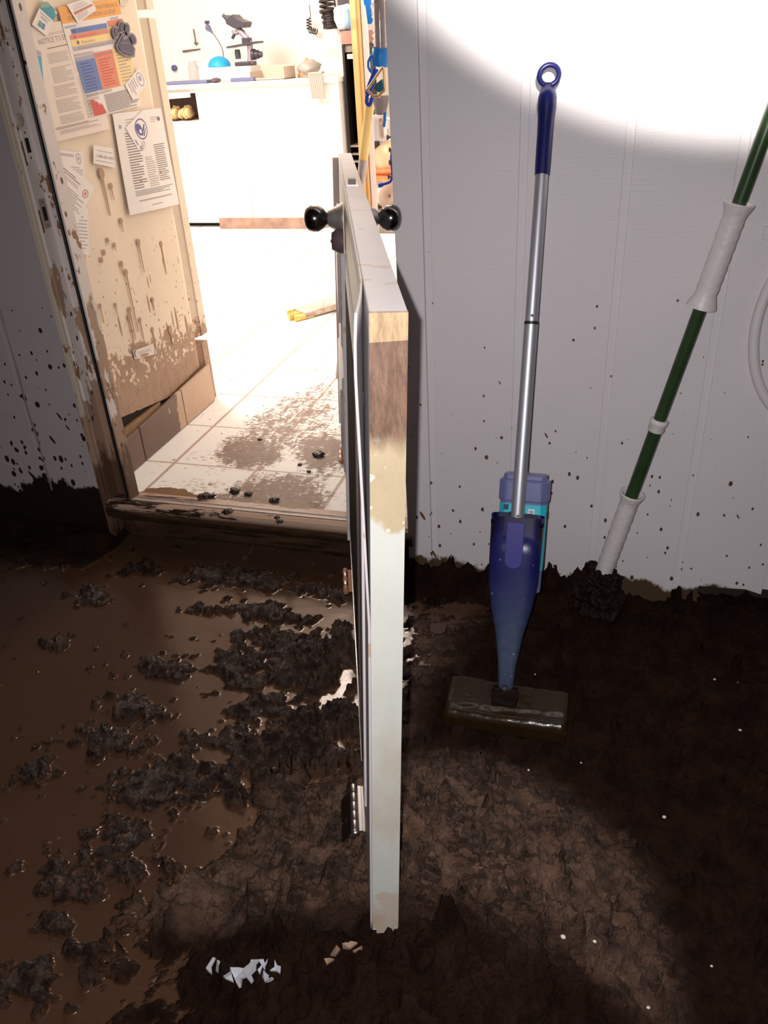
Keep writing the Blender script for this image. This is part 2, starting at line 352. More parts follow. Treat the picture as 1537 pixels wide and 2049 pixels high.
# paper colours
M['paper'] = simple('white paper', (0.80, 0.73, 0.69), 0.7); M['paper_dirty'] = simple('stained paper', (0.78, 0.66, 0.575), 0.7)
M['ink'] = simple('grey print', (0.44, 0.37, 0.35), 0.7); M['ink2'] = simple('dark print', (0.20, 0.155, 0.16), 0.7)
M['p_orange'] = simple('print orange', (0.80, 0.36, 0.085), 0.6); M['p_blue'] = simple('print blue', (0.13, 0.20, 0.44), 0.6); M['p_red'] = simple('print coral', (0.70, 0.24, 0.15), 0.6)
M['p_yellow'] = simple('print yellow', (0.85, 0.62, 0.27), 0.6); M['p_grey'] = simple('print grey', (0.46, 0.40, 0.42), 0.6); M['p_teal'] = simple('print teal', (0.055, 0.27, 0.35), 0.6)
M['p_green'] = simple('print green', (0.25, 0.38, 0.25), 0.6); M['p_turq'] = simple('print turquoise', (0.06, 0.37, 0.50), 0.6); M['p_rose'] = simple('print rose', (0.52, 0.19, 0.17), 0.6)
M['p_dred'] = simple('print red', (0.60, 0.09, 0.07), 0.6); M['p_navy'] = simple('print navy', (0.10, 0.09, 0.25), 0.6); M['p_lilac'] = simple('print lilac', (0.40, 0.35, 0.44), 0.6)
M['paw'] = simple('paw dark', (0.035, 0.028, 0.07), 0.4); M['paw2'] = simple('paw edge', (0.21, 0.17, 0.19), 0.4); M['paw3'] = simple('paw badge', (0.22, 0.17, 0.20), 0.5)
M['stain'] = simple('dried mud drip', (0.42, 0.24, 0.14), 0.6)
# exam room
M['plank'] = wood_mat('weathered plank', (0.34, 0.24, 0.19), (0.62, 0.50, 0.41), (3, 40, 40)); M['plank_raw'] = wood_mat('splintered wood', (0.55, 0.30, 0.06), (0.95, 0.62, 0.2), (5, 60, 60))
M['post'] = wood_mat('tan post', (0.46, 0.25, 0.095), (0.60, 0.35, 0.15), (40, 40, 2)); M['pinkboard'] = simple('pinkish grey board', (0.52, 0.42, 0.39), 0.6, var=0.12, bscale=8)
M['redboard'] = simple('reddish board', (0.36, 0.16, 0.13), 0.5); M['dkshelf'] = simple('dark shelf', (0.014, 0.007, 0.007), 0.5); M['greyshelf'] = simple('grey shelf', (0.22, 0.17, 0.14), 0.6, var=0.4, bscale=15)
M['orange'] = simple('orange bucket', (0.78, 0.19, 0.055), 0.45); M['peach'] = simple('peach bag', (0.85, 0.40, 0.24), 0.5, var=0.15, bscale=12)
M['handle'] = wood_mat('yellow wood handle', (0.75, 0.50, 0.16), (0.93, 0.75, 0.36), (40, 40, 2)); M['ferrule'] = simple('galvanised ferrule', (0.42, 0.38, 0.38), 0.4, 0.6)
M['azure'] = simple('azure plastic', (0.012, 0.21, 0.66), 0.4); M['strapblue'] = simple('cobalt strap', (0.005, 0.06, 0.56), 0.6); M['teal'] = simple('dark teal fabric', (0.008, 0.11, 0.17), 0.6)
M['gold'] = simple('gold wire', (0.72, 0.46, 0.20), 0.3, 0.6); M['clear'] = simple('clear plastic', (0.72, 0.66, 0.68), 0.12, trans=0.75, ior=1.3); M['smoke'] = simple('smoky plastic', (0.30, 0.26, 0.27), 0.25, trans=0.5, ior=1.3)
M['cyan'] = simple('cyan dome', (0.02, 0.34, 0.72), 0.5); M['mic'] = simple('microscope body', (0.055, 0.045, 0.06), 0.35); M['mic2'] = simple('microscope metal', (0.42, 0.36, 0.42), 0.3, 0.5)
M['slate'] = simple('slate blue tray', (0.15, 0.15, 0.26), 0.5); M['mouse'] = simple('dark device', (0.12, 0.08, 0.09), 0.4); M['cone'] = simple('orange paper', (0.72, 0.38, 0.22), 0.7)
M['rolls'] = simple('fluted grey', (0.42, 0.35, 0.31), 0.5); M['glove'] = simple('yellow gloves', (0.72, 0.50, 0.24), 0.7, bump=0.6, bscale=25, var=0.25); M['niche'] = simple('niche brown', (0.26, 0.16, 0.125), 0.7)
M['cordblk'] = simple('dark coiled cord', (0.035, 0.022, 0.022), 0.4); M['spool'] = simple('spool cardboard', (0.36, 0.25, 0.20), 0.7); M['wire'] = simple('wound wire', (0.55, 0.47, 0.40), 0.35, 0.6, bump=1.0, bscale=70)
M['redcord'] = simple('red cord', (0.55, 0.03, 0.05), 0.5); M['tray'] = simple('beige tray', (0.60, 0.48, 0.38), 0.5); M['bagw'] = simple('white plastic bag', (0.75, 0.78, 0.84), 0.35); M['bagb'] = simple('pale blue stripe', (0.30, 0.52, 0.75), 0.35)
M['claymud'] = simple('clod mud', (0.035, 0.018, 0.013), 0.35, bump=0.8, bscale=80, var=0.4); M['loosebase'] = simple('muddy loose baseboard', (0.36, 0.22, 0.165), 0.6, var=0.65, bscale=14)

# ------------------------------------------------------------------ mesh helpers


class MB:
    def __init__(s): s.v = []; s.f = []; s.mi = []; s.sm = []
    def add(s, vs, fs, mi=0, smooth=False):
        o = len(s.v); s.v += [tuple(p) for p in vs]
        for f in fs: s.f.append(tuple(i + o for i in f)); s.mi.append(mi); s.sm.append(smooth)
        return s
    def box(s, a, b, mi=0):
        (x0, y0, z0), (x1, y1, z1) = a, b
        x0, x1 = sorted((x0, x1)); y0, y1 = sorted((y0, y1)); z0, z1 = sorted((z0, z1))
        v = [(x0, y0, z0), (x1, y0, z0), (x1, y1, z0), (x0, y1, z0), (x0, y0, z1), (x1, y0, z1), (x1, y1, z1), (x0, y1, z1)]
        return s.add(v, [(3, 2, 1, 0), (4, 5, 6, 7), (0, 1, 5, 4), (1, 2, 6, 5), (2, 3, 7, 6), (3, 0, 4, 7)], mi)
    def obox(s, o, ex, ey, ez, mi=0):
        """box from corner o along three edge vectors"""
        o, ex, ey, ez = map(Vector, (o, ex, ey, ez))
        v = [o, o + ex, o + ex + ey, o + ey, o + ez, o + ex + ez, o + ex + ey + ez, o + ey + ez]
        fl = [(3, 2, 1, 0), (4, 5, 6, 7), (0, 1, 5, 4), (1, 2, 6, 5), (2, 3, 7, 6), (3, 0, 4, 7)]
        if ex.cross(ey).dot(ez) < 0: fl = [t[::-1] for t in fl]
        return s.add(v, fl, mi)
    def prism(s, poly, ext, mi=0):
        n = len(poly); ext = Vector(ext); p = [Vector(q) for q in poly]
        nrm = sum(((p[i] - p[0]).cross(p[(i + 1) % n] - p[0]) for i in range(n)), Vector())
        if nrm.dot(ext) > 0: p = p[::-1]
        v = p + [q + ext for q in p]
        fs = [tuple(range(n)), tuple(range(2 * n - 1, n - 1, -1))] + [((i + 1) % n, i, i + n, (i + 1) % n + n) for i in range(n)]
        return s.add(v, fs, mi)
    def tube(s, pts, r, seg=12, mi=0, cap=True, closed=False):
        pts = [Vector(p) for p in pts]; n = len(pts); rs = r if isinstance(r, (list, tuple)) else [r] * n
        vs = []; prev = None
        for i, p in enumerate(pts):
            if closed: t = (pts[(i + 1) % n] - pts[i - 1]).normalized()
            else: t = (pts[min(i + 1, n - 1)] - pts[max(i - 1, 0)]).normalized()
            if prev is None:
                a = t.cross(Vector((0, 0, 1)));  a = a if a.length > 1e-3 else t.cross(Vector((1, 0, 0)))
            else: a = prev - t * prev.dot(t)
            a.normalize(); b = t.cross(a); prev = a
            for k in range(seg):
                an = 2 * math.pi * k / seg; vs.append(p + (a * math.cos(an) + b * math.sin(an)) * rs[i])
        fs = []
        for i in range(n if closed else n - 1):
            j = (i + 1) % n
            for k in range(seg):
                l = (k + 1) % seg; fs.append((i * seg + k, i * seg + l, j * seg + l, j * seg + k))
        s.add(vs, fs, mi, True)
        if cap and not closed:
            s.add(vs[:seg], [tuple(range(seg))[::-1]], mi); s.add(vs[-seg:], [tuple(range(seg))], mi)
        return s
    def lathe(s, o, ax, prof, seg=24, mi=0, sx=1.0, side=None):
        """prof: list of (radius, distance along ax)"""
        o = Vector(o); ax = Vector(ax).normalized(); a = Vector(side) if side is not None else (ax.cross(Vector((0, 0, 1))) if abs(ax.z) < 0.9 else ax.cross(Vector((0, 1, 0))))
        a = (a - ax * a.dot(ax)).normalized(); b = ax.cross(a); vs = []
        for r, t in prof:
            for k in range(seg):
                an = 2 * math.pi * k / seg; vs.append(o + ax * t + (a * math.cos(an) + b * math.sin(an) * sx) * max(r, 1e-5))
        fs = [(i * seg + k, i * seg + (k + 1) % seg, (i + 1) * seg + (k + 1) % seg, (i + 1) * seg + k) for i in range(len(prof) - 1) for k in range(seg)]
        s.add(vs, fs, mi, True)
        if prof[0][0] > 1e-4: s.add(vs[:seg], [tuple(range(seg))[::-1]], mi)
        if prof[-1][0] > 1e-4: s.add(vs[-seg:], [tuple(range(seg))], mi)
        return s
    def blob(s, c, r, mi=0, rough=0.25, fr=1.6, seed=0, sub=3):
        bm = bmesh.new(); bmesh.ops.create_icosphere(bm, subdivisions=sub, radius=1.0)
        r = r if isinstance(r, (tuple, list)) else (r, r, r); c = Vector(c); vs = []
        for v in bm.verts:
            k = 1 + rough * noise.fractal(v.co * fr + Vector((seed * 3.1, seed * 1.7, seed)), 1.0, 2.0, 4)
            vs.append((c.x + v.co.x * r[0] * k, c.y + v.co.y * r[1] * k, c.z + v.co.z * r[2] * k))
        s.add(vs, [tuple(v.index for v in f.verts) for f in bm.faces], mi, True); bm.free()
        return s
    def grid(s, pts, nu, nv, mi=0, smooth=True, flip=False):
        fs = [(j * nu + i, j * nu + i + 1, (j + 1) * nu + i + 1, (j + 1) * nu + i) for j in range(nv - 1) for i in range(nu - 1)]
        if flip: fs = [f[::-1] for f in fs]
        return s.add(pts, fs, mi, smooth)


def obj(name, mb, mats, parent=None, bevel=0.0):
    me = bpy.data.meshes.new(name); off = Vector(parent['_w']) if parent is not None else Vector()
    me.from_pydata([tuple(Vector(v) - off) for v in mb.v], [], mb.f); me.update()
    for m in (mats if isinstance(mats, list) else [mats]): me.materials.append(M[m] if isinstance(m, str) else m)
    me.polygons.foreach_set('material_index', mb.mi); me.polygons.foreach_set('use_smooth', mb.sm)
    o = bpy.data.objects.new(name, me); COL.objects.link(o); o['_w'] = (0.0, 0.0, 0.0)
    if parent is not None:
        o.parent = parent; o['_w'] = tuple(off)
    if bevel:
        b = o.modifiers.new('bevel', 'BEVEL'); b.width = bevel; b.segments = 2; b.limit_method = 'ANGLE'; b.angle_limit = math.radians(40)
    return o


def part_frame(o, loc):
    """put the object's origin at loc (world)"""
    d = Vector(loc) - Vector(o['_w'])
    for v in o.data.vertices: v.co -= d
    o.location = Vector(o.location) + d; o['_w'] = tuple(loc)
    return o


def tag(o, label, cat, group=None):
    o['label'] = label; o['category'] = cat
    if group: o['group'] = group
    return o


def thing(name, label, cat, loc, group=None):
    o = bpy.data.objects.new(name, None); COL.objects.link(o); o.location = loc; o['_w'] = tuple(loc); o.empty_display_size = 0.05
    return tag(o, label, cat, group)


def struct(name, mb, mats, bevel=0.0):
    o = obj(name, mb, mats, None, bevel); o['kind'] = 'structure'; return o


def solo(name, mb, mats, label, cat, loc, group=None, bevel=0.0):
    return tag(part_frame(obj(name, mb, mats, None, bevel), loc), label, cat, group)


# ================================================================== SETTING
YW = 1.88          # front of the siding wall
XL, XR = -1.49, -0.51   # outer edge of left casing, right edge of the opening
# ---- siding walls: boards in front of a recessed backing, grooves between
GROOVES = [-0.435, -0.222, -0.007, 0.212, 0.428, 0.645, 0.86]


def poly_board(mb, x0, x1, bottom, y=YW, t=0.0045, top=2.45):
    pts = [(x0, y, top), (x1, y, top)] + [(x, y, z) for x, z in bottom[::-1]]
    mb.prism(pts, (0, t, 0))


wr = MB(); hw = 0.0085
mbs = [[(-0.435 + hw, -0.16), (-0.222 - hw, -0.16)], [(-0.222 + hw, -0.16), (-0.007 - hw, -0.15)],
       [(-0.007 + hw, -0.15), (0.073, -0.124), (0.15, -0.127), (0.212 - hw, -0.129)]]
jag = [(0.212 + hw, -0.130), (0.262, -0.130), (0.267, -0.112), (0.272, -0.117), (0.268, -0.098), (0.276, -0.094), (0.266, -0.082), (0.268, -0.062), (0.33, -0.060), (0.38, -0.057), (0.428 - hw, -0.068)]
mbs += [jag, [(0.428 + hw, -0.07), (0.645 - hw, -0.09)], [(0.645 + hw, -0.09), (0.86 - hw, -0.1)], [(0.86 + hw, -0.1), (1.3, -0.1)]]
for b in mbs: poly_board(wr, b[0][0], b[-1][0], b)
wr.prism([(-0.51, YW + 0.005, 2.45), (1.3, YW + 0.005, 2.45), (1.3, YW + 0.005, -0.05), (0.27, YW + 0.005, -0.055), (0.235, YW + 0.005, -0.085), (0.19, YW + 0.005, -0.085), (0.185, YW + 0.005, -0.12), (-0.51, YW + 0.005, -0.16)], (0, 0.012, 0))
o = struct('wall_right', wr, 'siding', 0.0012)
o = struct('trim_2', MB().box((XR, YW - 0.008, -0.16), (-0.435 - hw, YW + 0.004, 2.45)), 'siding', 0.002)       # casing board right of the opening
struct('wall_core', MB().box((-0.50, YW + 0.018, -0.03), (1.3, 2.0, 2.45)), 'voidm')
struct('baseboard_right', MB().box((-0.5, YW + 0.05, -0.2), (1.3, 2.0, -0.031)), 'voidm')
wl = MB(); gl = [-2.95, -2.54, -2.32, -2.103, -1.887, -1.672, XL + 0.004 + hw]
for a, b in zip(gl[:-1], gl[1:]): wl.prism([(a + hw, YW, 2.45), (b - hw, YW, 2.45), (b - hw, YW, -0.16), (a + hw, YW, -0.16)], (0, 0.0045, 0))
wl.box((-2.95, YW + 0.005, -0.16), (XL, 2.0, 2.45))
wlo = struct('wall_left', wl, 'siding_dirty', 0.0012)
cb_ = MB(); [cb_.tube([(-1.668 + .003 * math.sin(i), YW + .001, 0.04 + i * .06) for i in range(12)], .0026, 8)]; obj('caulk_bead', cb_, 'ferrule', wlo)
# ---- left door frame: casing edge, rabbet with strike plates, stop with black weatherstrip
o = struct('trim_1', MB().box((XL, YW - 0.006, -0.14), (XL + 0.017, 1.8885, 2.45)), 'casing', 0.002)
trim1 = o
# rabbet / stop / inner jamb in plan: seen edge ratios  -.774 .. -.756 .. -.745 .. -.724
XRB = XL + 0.022
prof = [(XRB, YW - 0.004), (XRB, 1.939), (-1.4335, 1.939), (-1.4335, 1.955), (-1.415, 1.955), (-1.415, 1.905), (-1.403, 1.905), (-1.403, 1.953), (-1.52, 1.953), (-1.52, YW - 0.004)]
prof = [(XRB - 0.02, 1.889), (XRB, 1.889), (XRB, 1.938), (-1.436, 1.938), (-1.428, 1.932), (-1.408, 1.900), (-1.402, 1.900), (-1.402, 1.9485), (XRB - 0.02, 1.9485)]
struct('trim_3', MB().prism([(x, y, -0.10) for x, y in prof], (0, 0, 2.55)), 'jamb', 0.0015)
ws = MB()
ws.prism([(-1.4300, 1.9300, -0.02), (-1.4105, 1.8985, -0.02), (-1.4155, 1.8955, -0.02), (-1.4345, 1.9265, -0.02)], (0, 0, 2.4))
obj('weatherstrip', ws, 'black', trim1, 0.001)
for name, (zc, rust) in {'a': (1.030, 0), 'b': (0.866, 1)}.items():
    sp = MB(); sp.box((XRB - 0.002, 1.899, zc - 0.037), (XRB + 0.0022, 1.929, zc + 0.037))
    p = obj('strike_plate', sp, 'rolls' if rust else 'white', trim1, 0.0015)
    ho = MB(); ho.box((XRB + 0.0018, 1.907, zc - 0.017), (XRB + 0.0030, 1.921, zc + 0.017)); obj('strike_hole', ho, 'voidm', p)
    for dz in (0.029, -0.029):
        obj('screw', MB().lathe((XRB + 0.002, 1.914, zc + dz), (1, 0, 0), [(0.0035, 0), (0.0032, 0.0012), (0, 0.0016)], 12), 'rust', p)
    st = MB(); st.box((XRB + 0.0005, 1.8915, zc - 0.045), (XRB + 0.0010, 1.898, zc + 0.012)); obj('rust_stain', st, 'rust', p)
obj('hole_plug', MB().lathe((XRB, 1.908, 1.088), (1, 0, 0), [(0.016, 0), (0.016, 0.002), (0.013, 0.004), (0, 0.005)], 24), 'tray', trim1)
# ---- right jamb behind the door
struct('trim_4', MB().box((-0.5115, YW + 0.004, -0.10), (XR + 0.008, 2.02, 2.45)), 'plank')
# ---- sill / threshold
si = [(1.97, 0.010), (1.905, 0.020), (1.888, 0.022), (1.874, 0.016), (1.866, 0.002), (1.866, -0.016), (1.874, -0.032), (1.892, -0.048), (1.93, -0.055), (1.95, -0.16), (1.99, -0.16)]
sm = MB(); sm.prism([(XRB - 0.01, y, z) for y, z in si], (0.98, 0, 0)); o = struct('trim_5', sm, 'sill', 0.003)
struct('trim_9', MB().box((XRB, 1.955, -0.2), (-0.5, 1.99, -0.05)), 'voidm')  # near-black back of the sill recess, painting its shade
st = MB(); st.box((-1.40, 1.897, 0.0185), (-0.53, 1.903, 0.0240)); st.box((-1.40, 1.925, 0.014), (-0.53, 1.929, 0.0190)); obj('metal_strip', st, 'ferrule', o, 0.001)
# ---- exam-room floor with real mud attribute
fl = MB(); xs = np.concatenate([np.linspace(-1.58, -0.45, 120), np.array([])]); ys = np.linspace(1.92, 4.6, 250)
pts = [(x, y, 0.0) for y in ys for x in xs]; fl.grid(pts, len(xs), len(ys), 0, False)
n0 = len(pts)
fl.add([(-5, 2.0, 0), (-1.58, 2.0, 0), (-1.58, 4.6, 0), (-5, 4.6, 0)], [(0, 1, 2, 3)]); fl.add([(-0.45, 1.92, 0), (1.3, 1.92, 0), (1.3, 4.6, 0), (-0.45, 4.6, 0)], [(0, 1, 2, 3)])
fl.add([(-5, 4.6, 0), (1.3, 4.6, 0), (1.3, 6.8, 0), (-5, 6.8, 0)], [(0, 1, 2, 3)])
flo = struct('floor', fl, 'tile')
ell = [(560, 860, 90, 60, .52), (610, 830, 90, 60, .50), (640, 790, 55, 40, .46), (500, 905, 80, 40, .62), (640, 905, 60, 45, .62), (560, 985, 120, 45, .58), (500, 1010, 110, 35, .60), (590, 1010, 80, 40, .6), (430, 985, 70, 35, .42), (640, 935, 60, 40, .48), (680, 1000, 30, 35, .3), (430, 925, 60, 40, .36), (590, 740, 110, 60, .30), (660, 750, 40, 60, .36), (360, 950, 80, 40, .26), (540, 770, 150, 70, .30), (560, 650, 150, 80, .22), (650, 870, 40, 90, .45)]
pools = [(330, 995, 60, 20), (375, 1003, 62, 14), (300, 1003, 40, 16), (600, 1018, 45, 18)]
mudv = []; poolv = []
for v in fl.v:
    u_, w_ = proj(v) if v[1] < 4.7 else (0, 0); m_ = 0.06; p_ = 0.0
    for (a, b, ra, rb, k) in ell:
        q = ((u_ - a) / ra) ** 2 + ((w_ - b) / rb) ** 2; m_ = max(m_, k * math.exp(-q * q * 0.6)) if q < 6 else m_
    for (a, b, ra, rb) in pools:
        q = ((u_ - a) / ra) ** 2 + ((w_ - b) / rb) ** 2; p_ = max(p_, 1 - q * 0.5)
    mudv.append(m_); poolv.append(p_)
for nm, arr in (('mud', mudv), ('pool', poolv)):
    flo.data.attributes.new(nm, 'FLOAT', 'POINT').data.foreach_set('value', np.array(arr, dtype=np.float32))
# ---- exam-room partition (cream panel over wall tiles)
XP = -1.535
struct('wall_partition', MB().box((-1.66, 2.0, 0), (-1.55, 2.69, 2.45)), 'panel')
nu, nv = 60, 80; pp = []
for j in range(nv):
    for i in range(nu):
        y = 1.953 + (2.690 - 1.953) * i / (nu - 1)
        zb = 0.193 - 0.19 * (y - 2.13) if y < 2.43 else 0.136 + 0.08 * (y - 2.43)
        zb += 0.003 * noise.noise((y * 40, 0, 0)); z = zb + (2.45 - zb) * (j / (nv - 1)) ** 1.8
        bul = 0.016 * max(0, 1 - (y - 1.95) / 0.5) * math.exp(-max(0, z - zb) / 0.10) + 0.004 * noise.noise((y * 5, z * 4, 2))
        pp.append((XP + bul, y, z))
pm = MB().grid(pp, nu, nv); o = struct('wall_partition_panel', pm, 'panel')
sl = o.modifiers.new('thick', 'SOLIDIFY'); sl.thickness = 0.006; sl.offset = -1
# dried drips running down the panel
dm = MB()
for (u, v, ln, rw) in [(203, 347, 85, 5.5), (222, 372, 28, 3), (242, 442, 22, 3), (277, 485, 60, 3.2), (252, 545, 120, 3.4), (259, 620, 60, 3), (200, 612, 35, 2.6), (322, 488, 60, 2.6), (243, 528, 20, 3), (258, 635, 70, 3), (305, 600, 22, 2.6), (231, 610, 22, 2.2), (340, 660, 30, 3.6), (305, 660, 40, 2.6), (280, 640, 45, 2.4), (215, 480, 10, 2.5), (229, 490, 12, 2.5), (208, 505, 6, 3), (203, 520, 6, 3)]:
    a = atX(u, v, XP + 0.0035); b = atX(u + ln * 0.2, v + ln, XP + 0.0035); k = (a - atX(u + rw, v, XP + 0.0035)).length
    n = 14; ring = [(a.x, a.y + k * math.cos(2 * math.pi * i / n), a.z + 1.15 * k * math.sin(2 * math.pi * i / n)) for i in range(n)]
    dm.prism(ring, (0.0012, 0, 0)); dm.prism([(a.x, a.y - k * .38, a.z), (a.x, a.y + k * .38, a.z), (a.x, a.y + k * .15, b.z), (a.x, a.y - k * .15, b.z)], (0.001, 0, 0))
obj('mud_drip', dm, 'stain', o)
# tile skirting of the partition
tb = MB()
for y0, y1 in ((2.0, 2.188), (2.194, 2.492), (2.498, 2.735)):
    zt = lambda y: 0.122 + 0.05 * (y - 2.13)
    tb.prism([(-1.517, y0, 0.004), (-1.517, y1, 0.004), (-1.517, y1, zt(y1)), (-1.517, y0, zt(y0))], (-0.012, 0, 0))
struct('baseboard_partition', tb, 'base_tile', 0.0015)
struct('wall_partition_filler_shade', MB().box((-1.551, 1.99, 0.0), (-1.532, 2.70, 0.115)).box((-1.5515, 1.955, 0.10), (-1.546, 2.46, 0.26)), 'voidm')  # second box is a black strip painting the shade in the open panel gap
gr = MB()
for i in range(3): gr.obox((-1.545, 1.97, 0.112 + i * 0.013), (0.012, 0, 0), (0, 0.40, 0.010 - i * .006), (0, 0, 0.009))
obj('batten', gr, 'batten', bpy.data.objects['wall_partition'])
# corner trim in three lengths with open gaps between
for z0, z1, yo in ((1.335, 2.45, 0), (0.262, 1.312, 0), (0.0, 0.236, -0.012)):
    t = MB(); t.prism([(-1.60, 2.69, z0), (-1.555, 2.69, z0), (-1.538, 2.742 + yo, z0), (-1.533, 2.745 + yo, z0), (-1.533, 2.792 + yo, z0), (-1.60, 2.792 + yo, z0)], (0, 0, z1 - z0))
    struct('trim_6' if z0 > 1 else 'trim_7' if z0 > 0.1 else 'trim_8', t, 'panel', 0.002)
# ---- other exam-room walls and ceilings
struct('wall_back', MB().box((-5, 6.75, 0), (1.3, 6.9, 2.45)), 'white_in')
struct('wall_far_left', MB().box((-5.1, 2.0, 0), (-5, 6.9, 2.45)), 'white_in')
struct('wall_far_right', MB().box((-0.40, 2.02, 0), (-0.30, 6.75, 2.45)), 'white_in')
struct('wall_far_front', MB().box((-5.0, 2.0, 0), (-1.66, 2.06, 2.45)), 'white_in')
struct('ceiling', MB().box((-5.1, 1.88, 2.45), (1.3, 6.9, 2.5)), 'white_in')
struct('wall_above_opening', MB().box((XL, YW, 2.05), (XR, 2.0, 2.45)), 'siding')

# ================================================================== MUD
WATER = -0.128
clumps = [(285, 1137, 45, 12), (440, 1150, 95, 20), (520, 1158, 70, 22), (650, 1180, 55, 14), (175, 1192, 42, 16), (110, 1285, 36, 12), (545, 1225, 80, 20), (590, 1290, 110, 45), (480, 1330, 70, 42), (590, 1345, 110, 38), (405, 1215, 45, 10), (265, 1412, 62, 26), (335, 1330, 60, 24),
          (540, 1420, 90, 40), (215, 1480, 85, 28), (390, 1545, 130, 55), (560, 1500, 160, 40), (640, 1440, 90, 40), (470, 1480, 80, 30), (70, 1540, 40, 28), (300, 1580, 110, 40), (130, 1745, 90, 45), (240, 1720, 90, 40), (110, 1850, 50, 22), (60, 1960, 70, 50), (170, 1905, 50, 30), (250, 1660, 80, 40)]
CL = []
for (u, v, ru, rv) in clumps:
    c = atZ(u, v, -0.12); rx = (atZ(u + ru, v, -0.12) - c).length; ry = (atZ(u, v + rv, -0.12) - c).length; CL.append((c.x, c.y, max(rx, 0.02), max(ry, 0.02)))


def sstep(a, b, x):
    t = min(1, max(0, (x - a) / (b - a))); return t * t * (3 - 2 * t)


def terrain(x, y):
    n1 = noise.fractal(Vector((x * 6, y * 6, 0.3)), 0.9, 2.1, 6); n2 = noise.fractal(Vector((x * 22, y * 22, 4.0)), 0.8, 2.0, 5); n3 = noise.fractal(Vector((x * 55, y * 55, 9.0)), 0.8, 2.0, 3)
    # left: shallow muddy water with scum and clods; centre and right: thick sludge
    side = sstep(-0.76, -0.54, x + 0.07 * n1 + 0.03 * n2 - 0.14 * (y - 1.1))
    rgt = sstep(-0.50, -0.36, x + 0.04 * n1 - 0.20 * (y - 1.1))
    rm = math.hypot((x + 0.20) / 0.44, (y - 0.80) / 0.48); mound = 0.205 * (1 - sstep(0.12, 1.0, rm + 0.08 * n1))
    base = -0.150 + 0.010 * n1
    cl = 0.0
    for (cx_, cy_, rx, ry) in CL:
        q = ((x - cx_) / rx) ** 2 + ((y - cy_) / ry) ** 2
        if q < 5: cl = max(cl, math.exp(-q * 0.8))
    k = cl * 1.0 + 0.70 * n2 + 0.25 * n3 - 0.50
    k2 = 0.9 * noise.noise(Vector((x * 42, y * 42, 1.5))) + 0.75 * noise.noise(Vector((x * 5, y * 7, 3.3))) + 0.35 * n2 - 0.86
    if x < -0.35: k = max(k, k2)
    clod = (0.030 * max(0.0, min(k, 0.9)) * (0.9 + 0.35 * n3) + 0.024 * sstep(0.0, 0.10, k)) if k > 0 else 0.0
    bankl = 0.085 * sstep(1.62, 1.88, y + 0.03 * n1) * sstep(-1.42, -1.52, x)
    bankr = (0.050 + 0.010 * n2 + 0.006 * n3) * sstep(1.70, 1.87, y + 0.03 * n1) * sstep(-0.62, -0.45, x) * (1 - sstep(0.02, 0.10, x))
    h = base + clod + side * (0.026 + 0.016 * n2 + 0.006 * n3 + 0.010 * n1) + rgt * 0.010 + mound * (1 + 0.11 * n2 + 0.05 * n3 + 0.05 * n1) + bankl * (1 + 0.12 * n2) + bankr
    if rgt > 0: h = h * (1 - rgt) + max(h, -0.126 + 0.003 * n2 + 0.002 * n1) * rgt
    wl_ = WATER
    if -0.318 < x < -0.012 and 1.305 < y < 1.465: h = min(h, -0.137)
    if y > 1.876 and x < -1.485: return -0.168, 0.0, 0.0, 1.0
    wat = (1.0 - sstep(wl_ - 0.001, wl_ + 0.003, h)) * (1 - rgt)
    mnd = 1 - sstep(0.72, 0.98, rm + 0.06 * n1)
    dark = max(rgt * (1 - mnd), sstep(0.80, 0.70, y + 0.03 * n1) * side, sstep(1.60, 1.76, y + 0.02 * n2) * sstep(-1.05, -1.35, x), sstep(1.62, 1.75, y) * sstep(-0.7, -0.5, x))  # dark sludge; shade beside the door and in the far corner painted in too
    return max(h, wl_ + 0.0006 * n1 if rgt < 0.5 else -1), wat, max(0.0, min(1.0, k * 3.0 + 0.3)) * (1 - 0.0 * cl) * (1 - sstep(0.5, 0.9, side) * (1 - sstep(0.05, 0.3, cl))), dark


xs = np.concatenate([np.linspace(-3.0, -1.75, 26)[:-1], np.linspace(-1.75, 0.62, 520), np.linspace(0.62, 1.3, 16)[1:]])
ys = np.concatenate([np.linspace(-1.5, 0.42, 40)[:-1], np.linspace(0.42, 1.93, 340)])
pts = []; at = [[], [], []]
for y in ys:
    for x in xs:
        h, wv, c_, dk = terrain(float(x), float(y)); pts.append((x, y, h)); at[0].append(wv); at[1].append(c_); at[2].append(dk)
mm = MB().grid(pts, len(xs), len(ys))
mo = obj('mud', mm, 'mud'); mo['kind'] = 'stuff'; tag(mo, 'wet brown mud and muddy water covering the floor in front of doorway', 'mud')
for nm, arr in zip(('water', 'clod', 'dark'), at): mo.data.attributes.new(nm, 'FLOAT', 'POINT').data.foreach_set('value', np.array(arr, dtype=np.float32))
struct('floor.001', MB().box((-3.0, -1.5, -0.24), (1.3, 1.99, -0.17)), 'voidm')

# ================================================================== DETACHED DOOR
DX, DY, DYAW, DT, DTH, DPH = -0.271238, 0.677155, -0.332949, 0.0441, -0.0397722, 0.0572638
zz = Vector((0, 0, 1)); e0 = Vector((math.sin(DYAW), math.cos(DYAW), 0)); nn0 = Vector((math.cos(DYAW), -math.sin(DYAW), 0))
DE = e0 * math.cos(DTH) + zz * math.sin(DTH); u1 = zz * math.cos(DTH) - e0 * math.sin(DTH); DN = nn0 * math.cos(DPH) - u1 * math.sin(DPH); DU = u1 * math.cos(DPH) + nn0 * math.sin(DPH)
DO = Vector((DX, DY, 0.08)); DW, DL = 0.914, 2.03


def dp(s, t, h): return DO + DE * s + DN * t + DU * h      # s along the door, t through it, h up


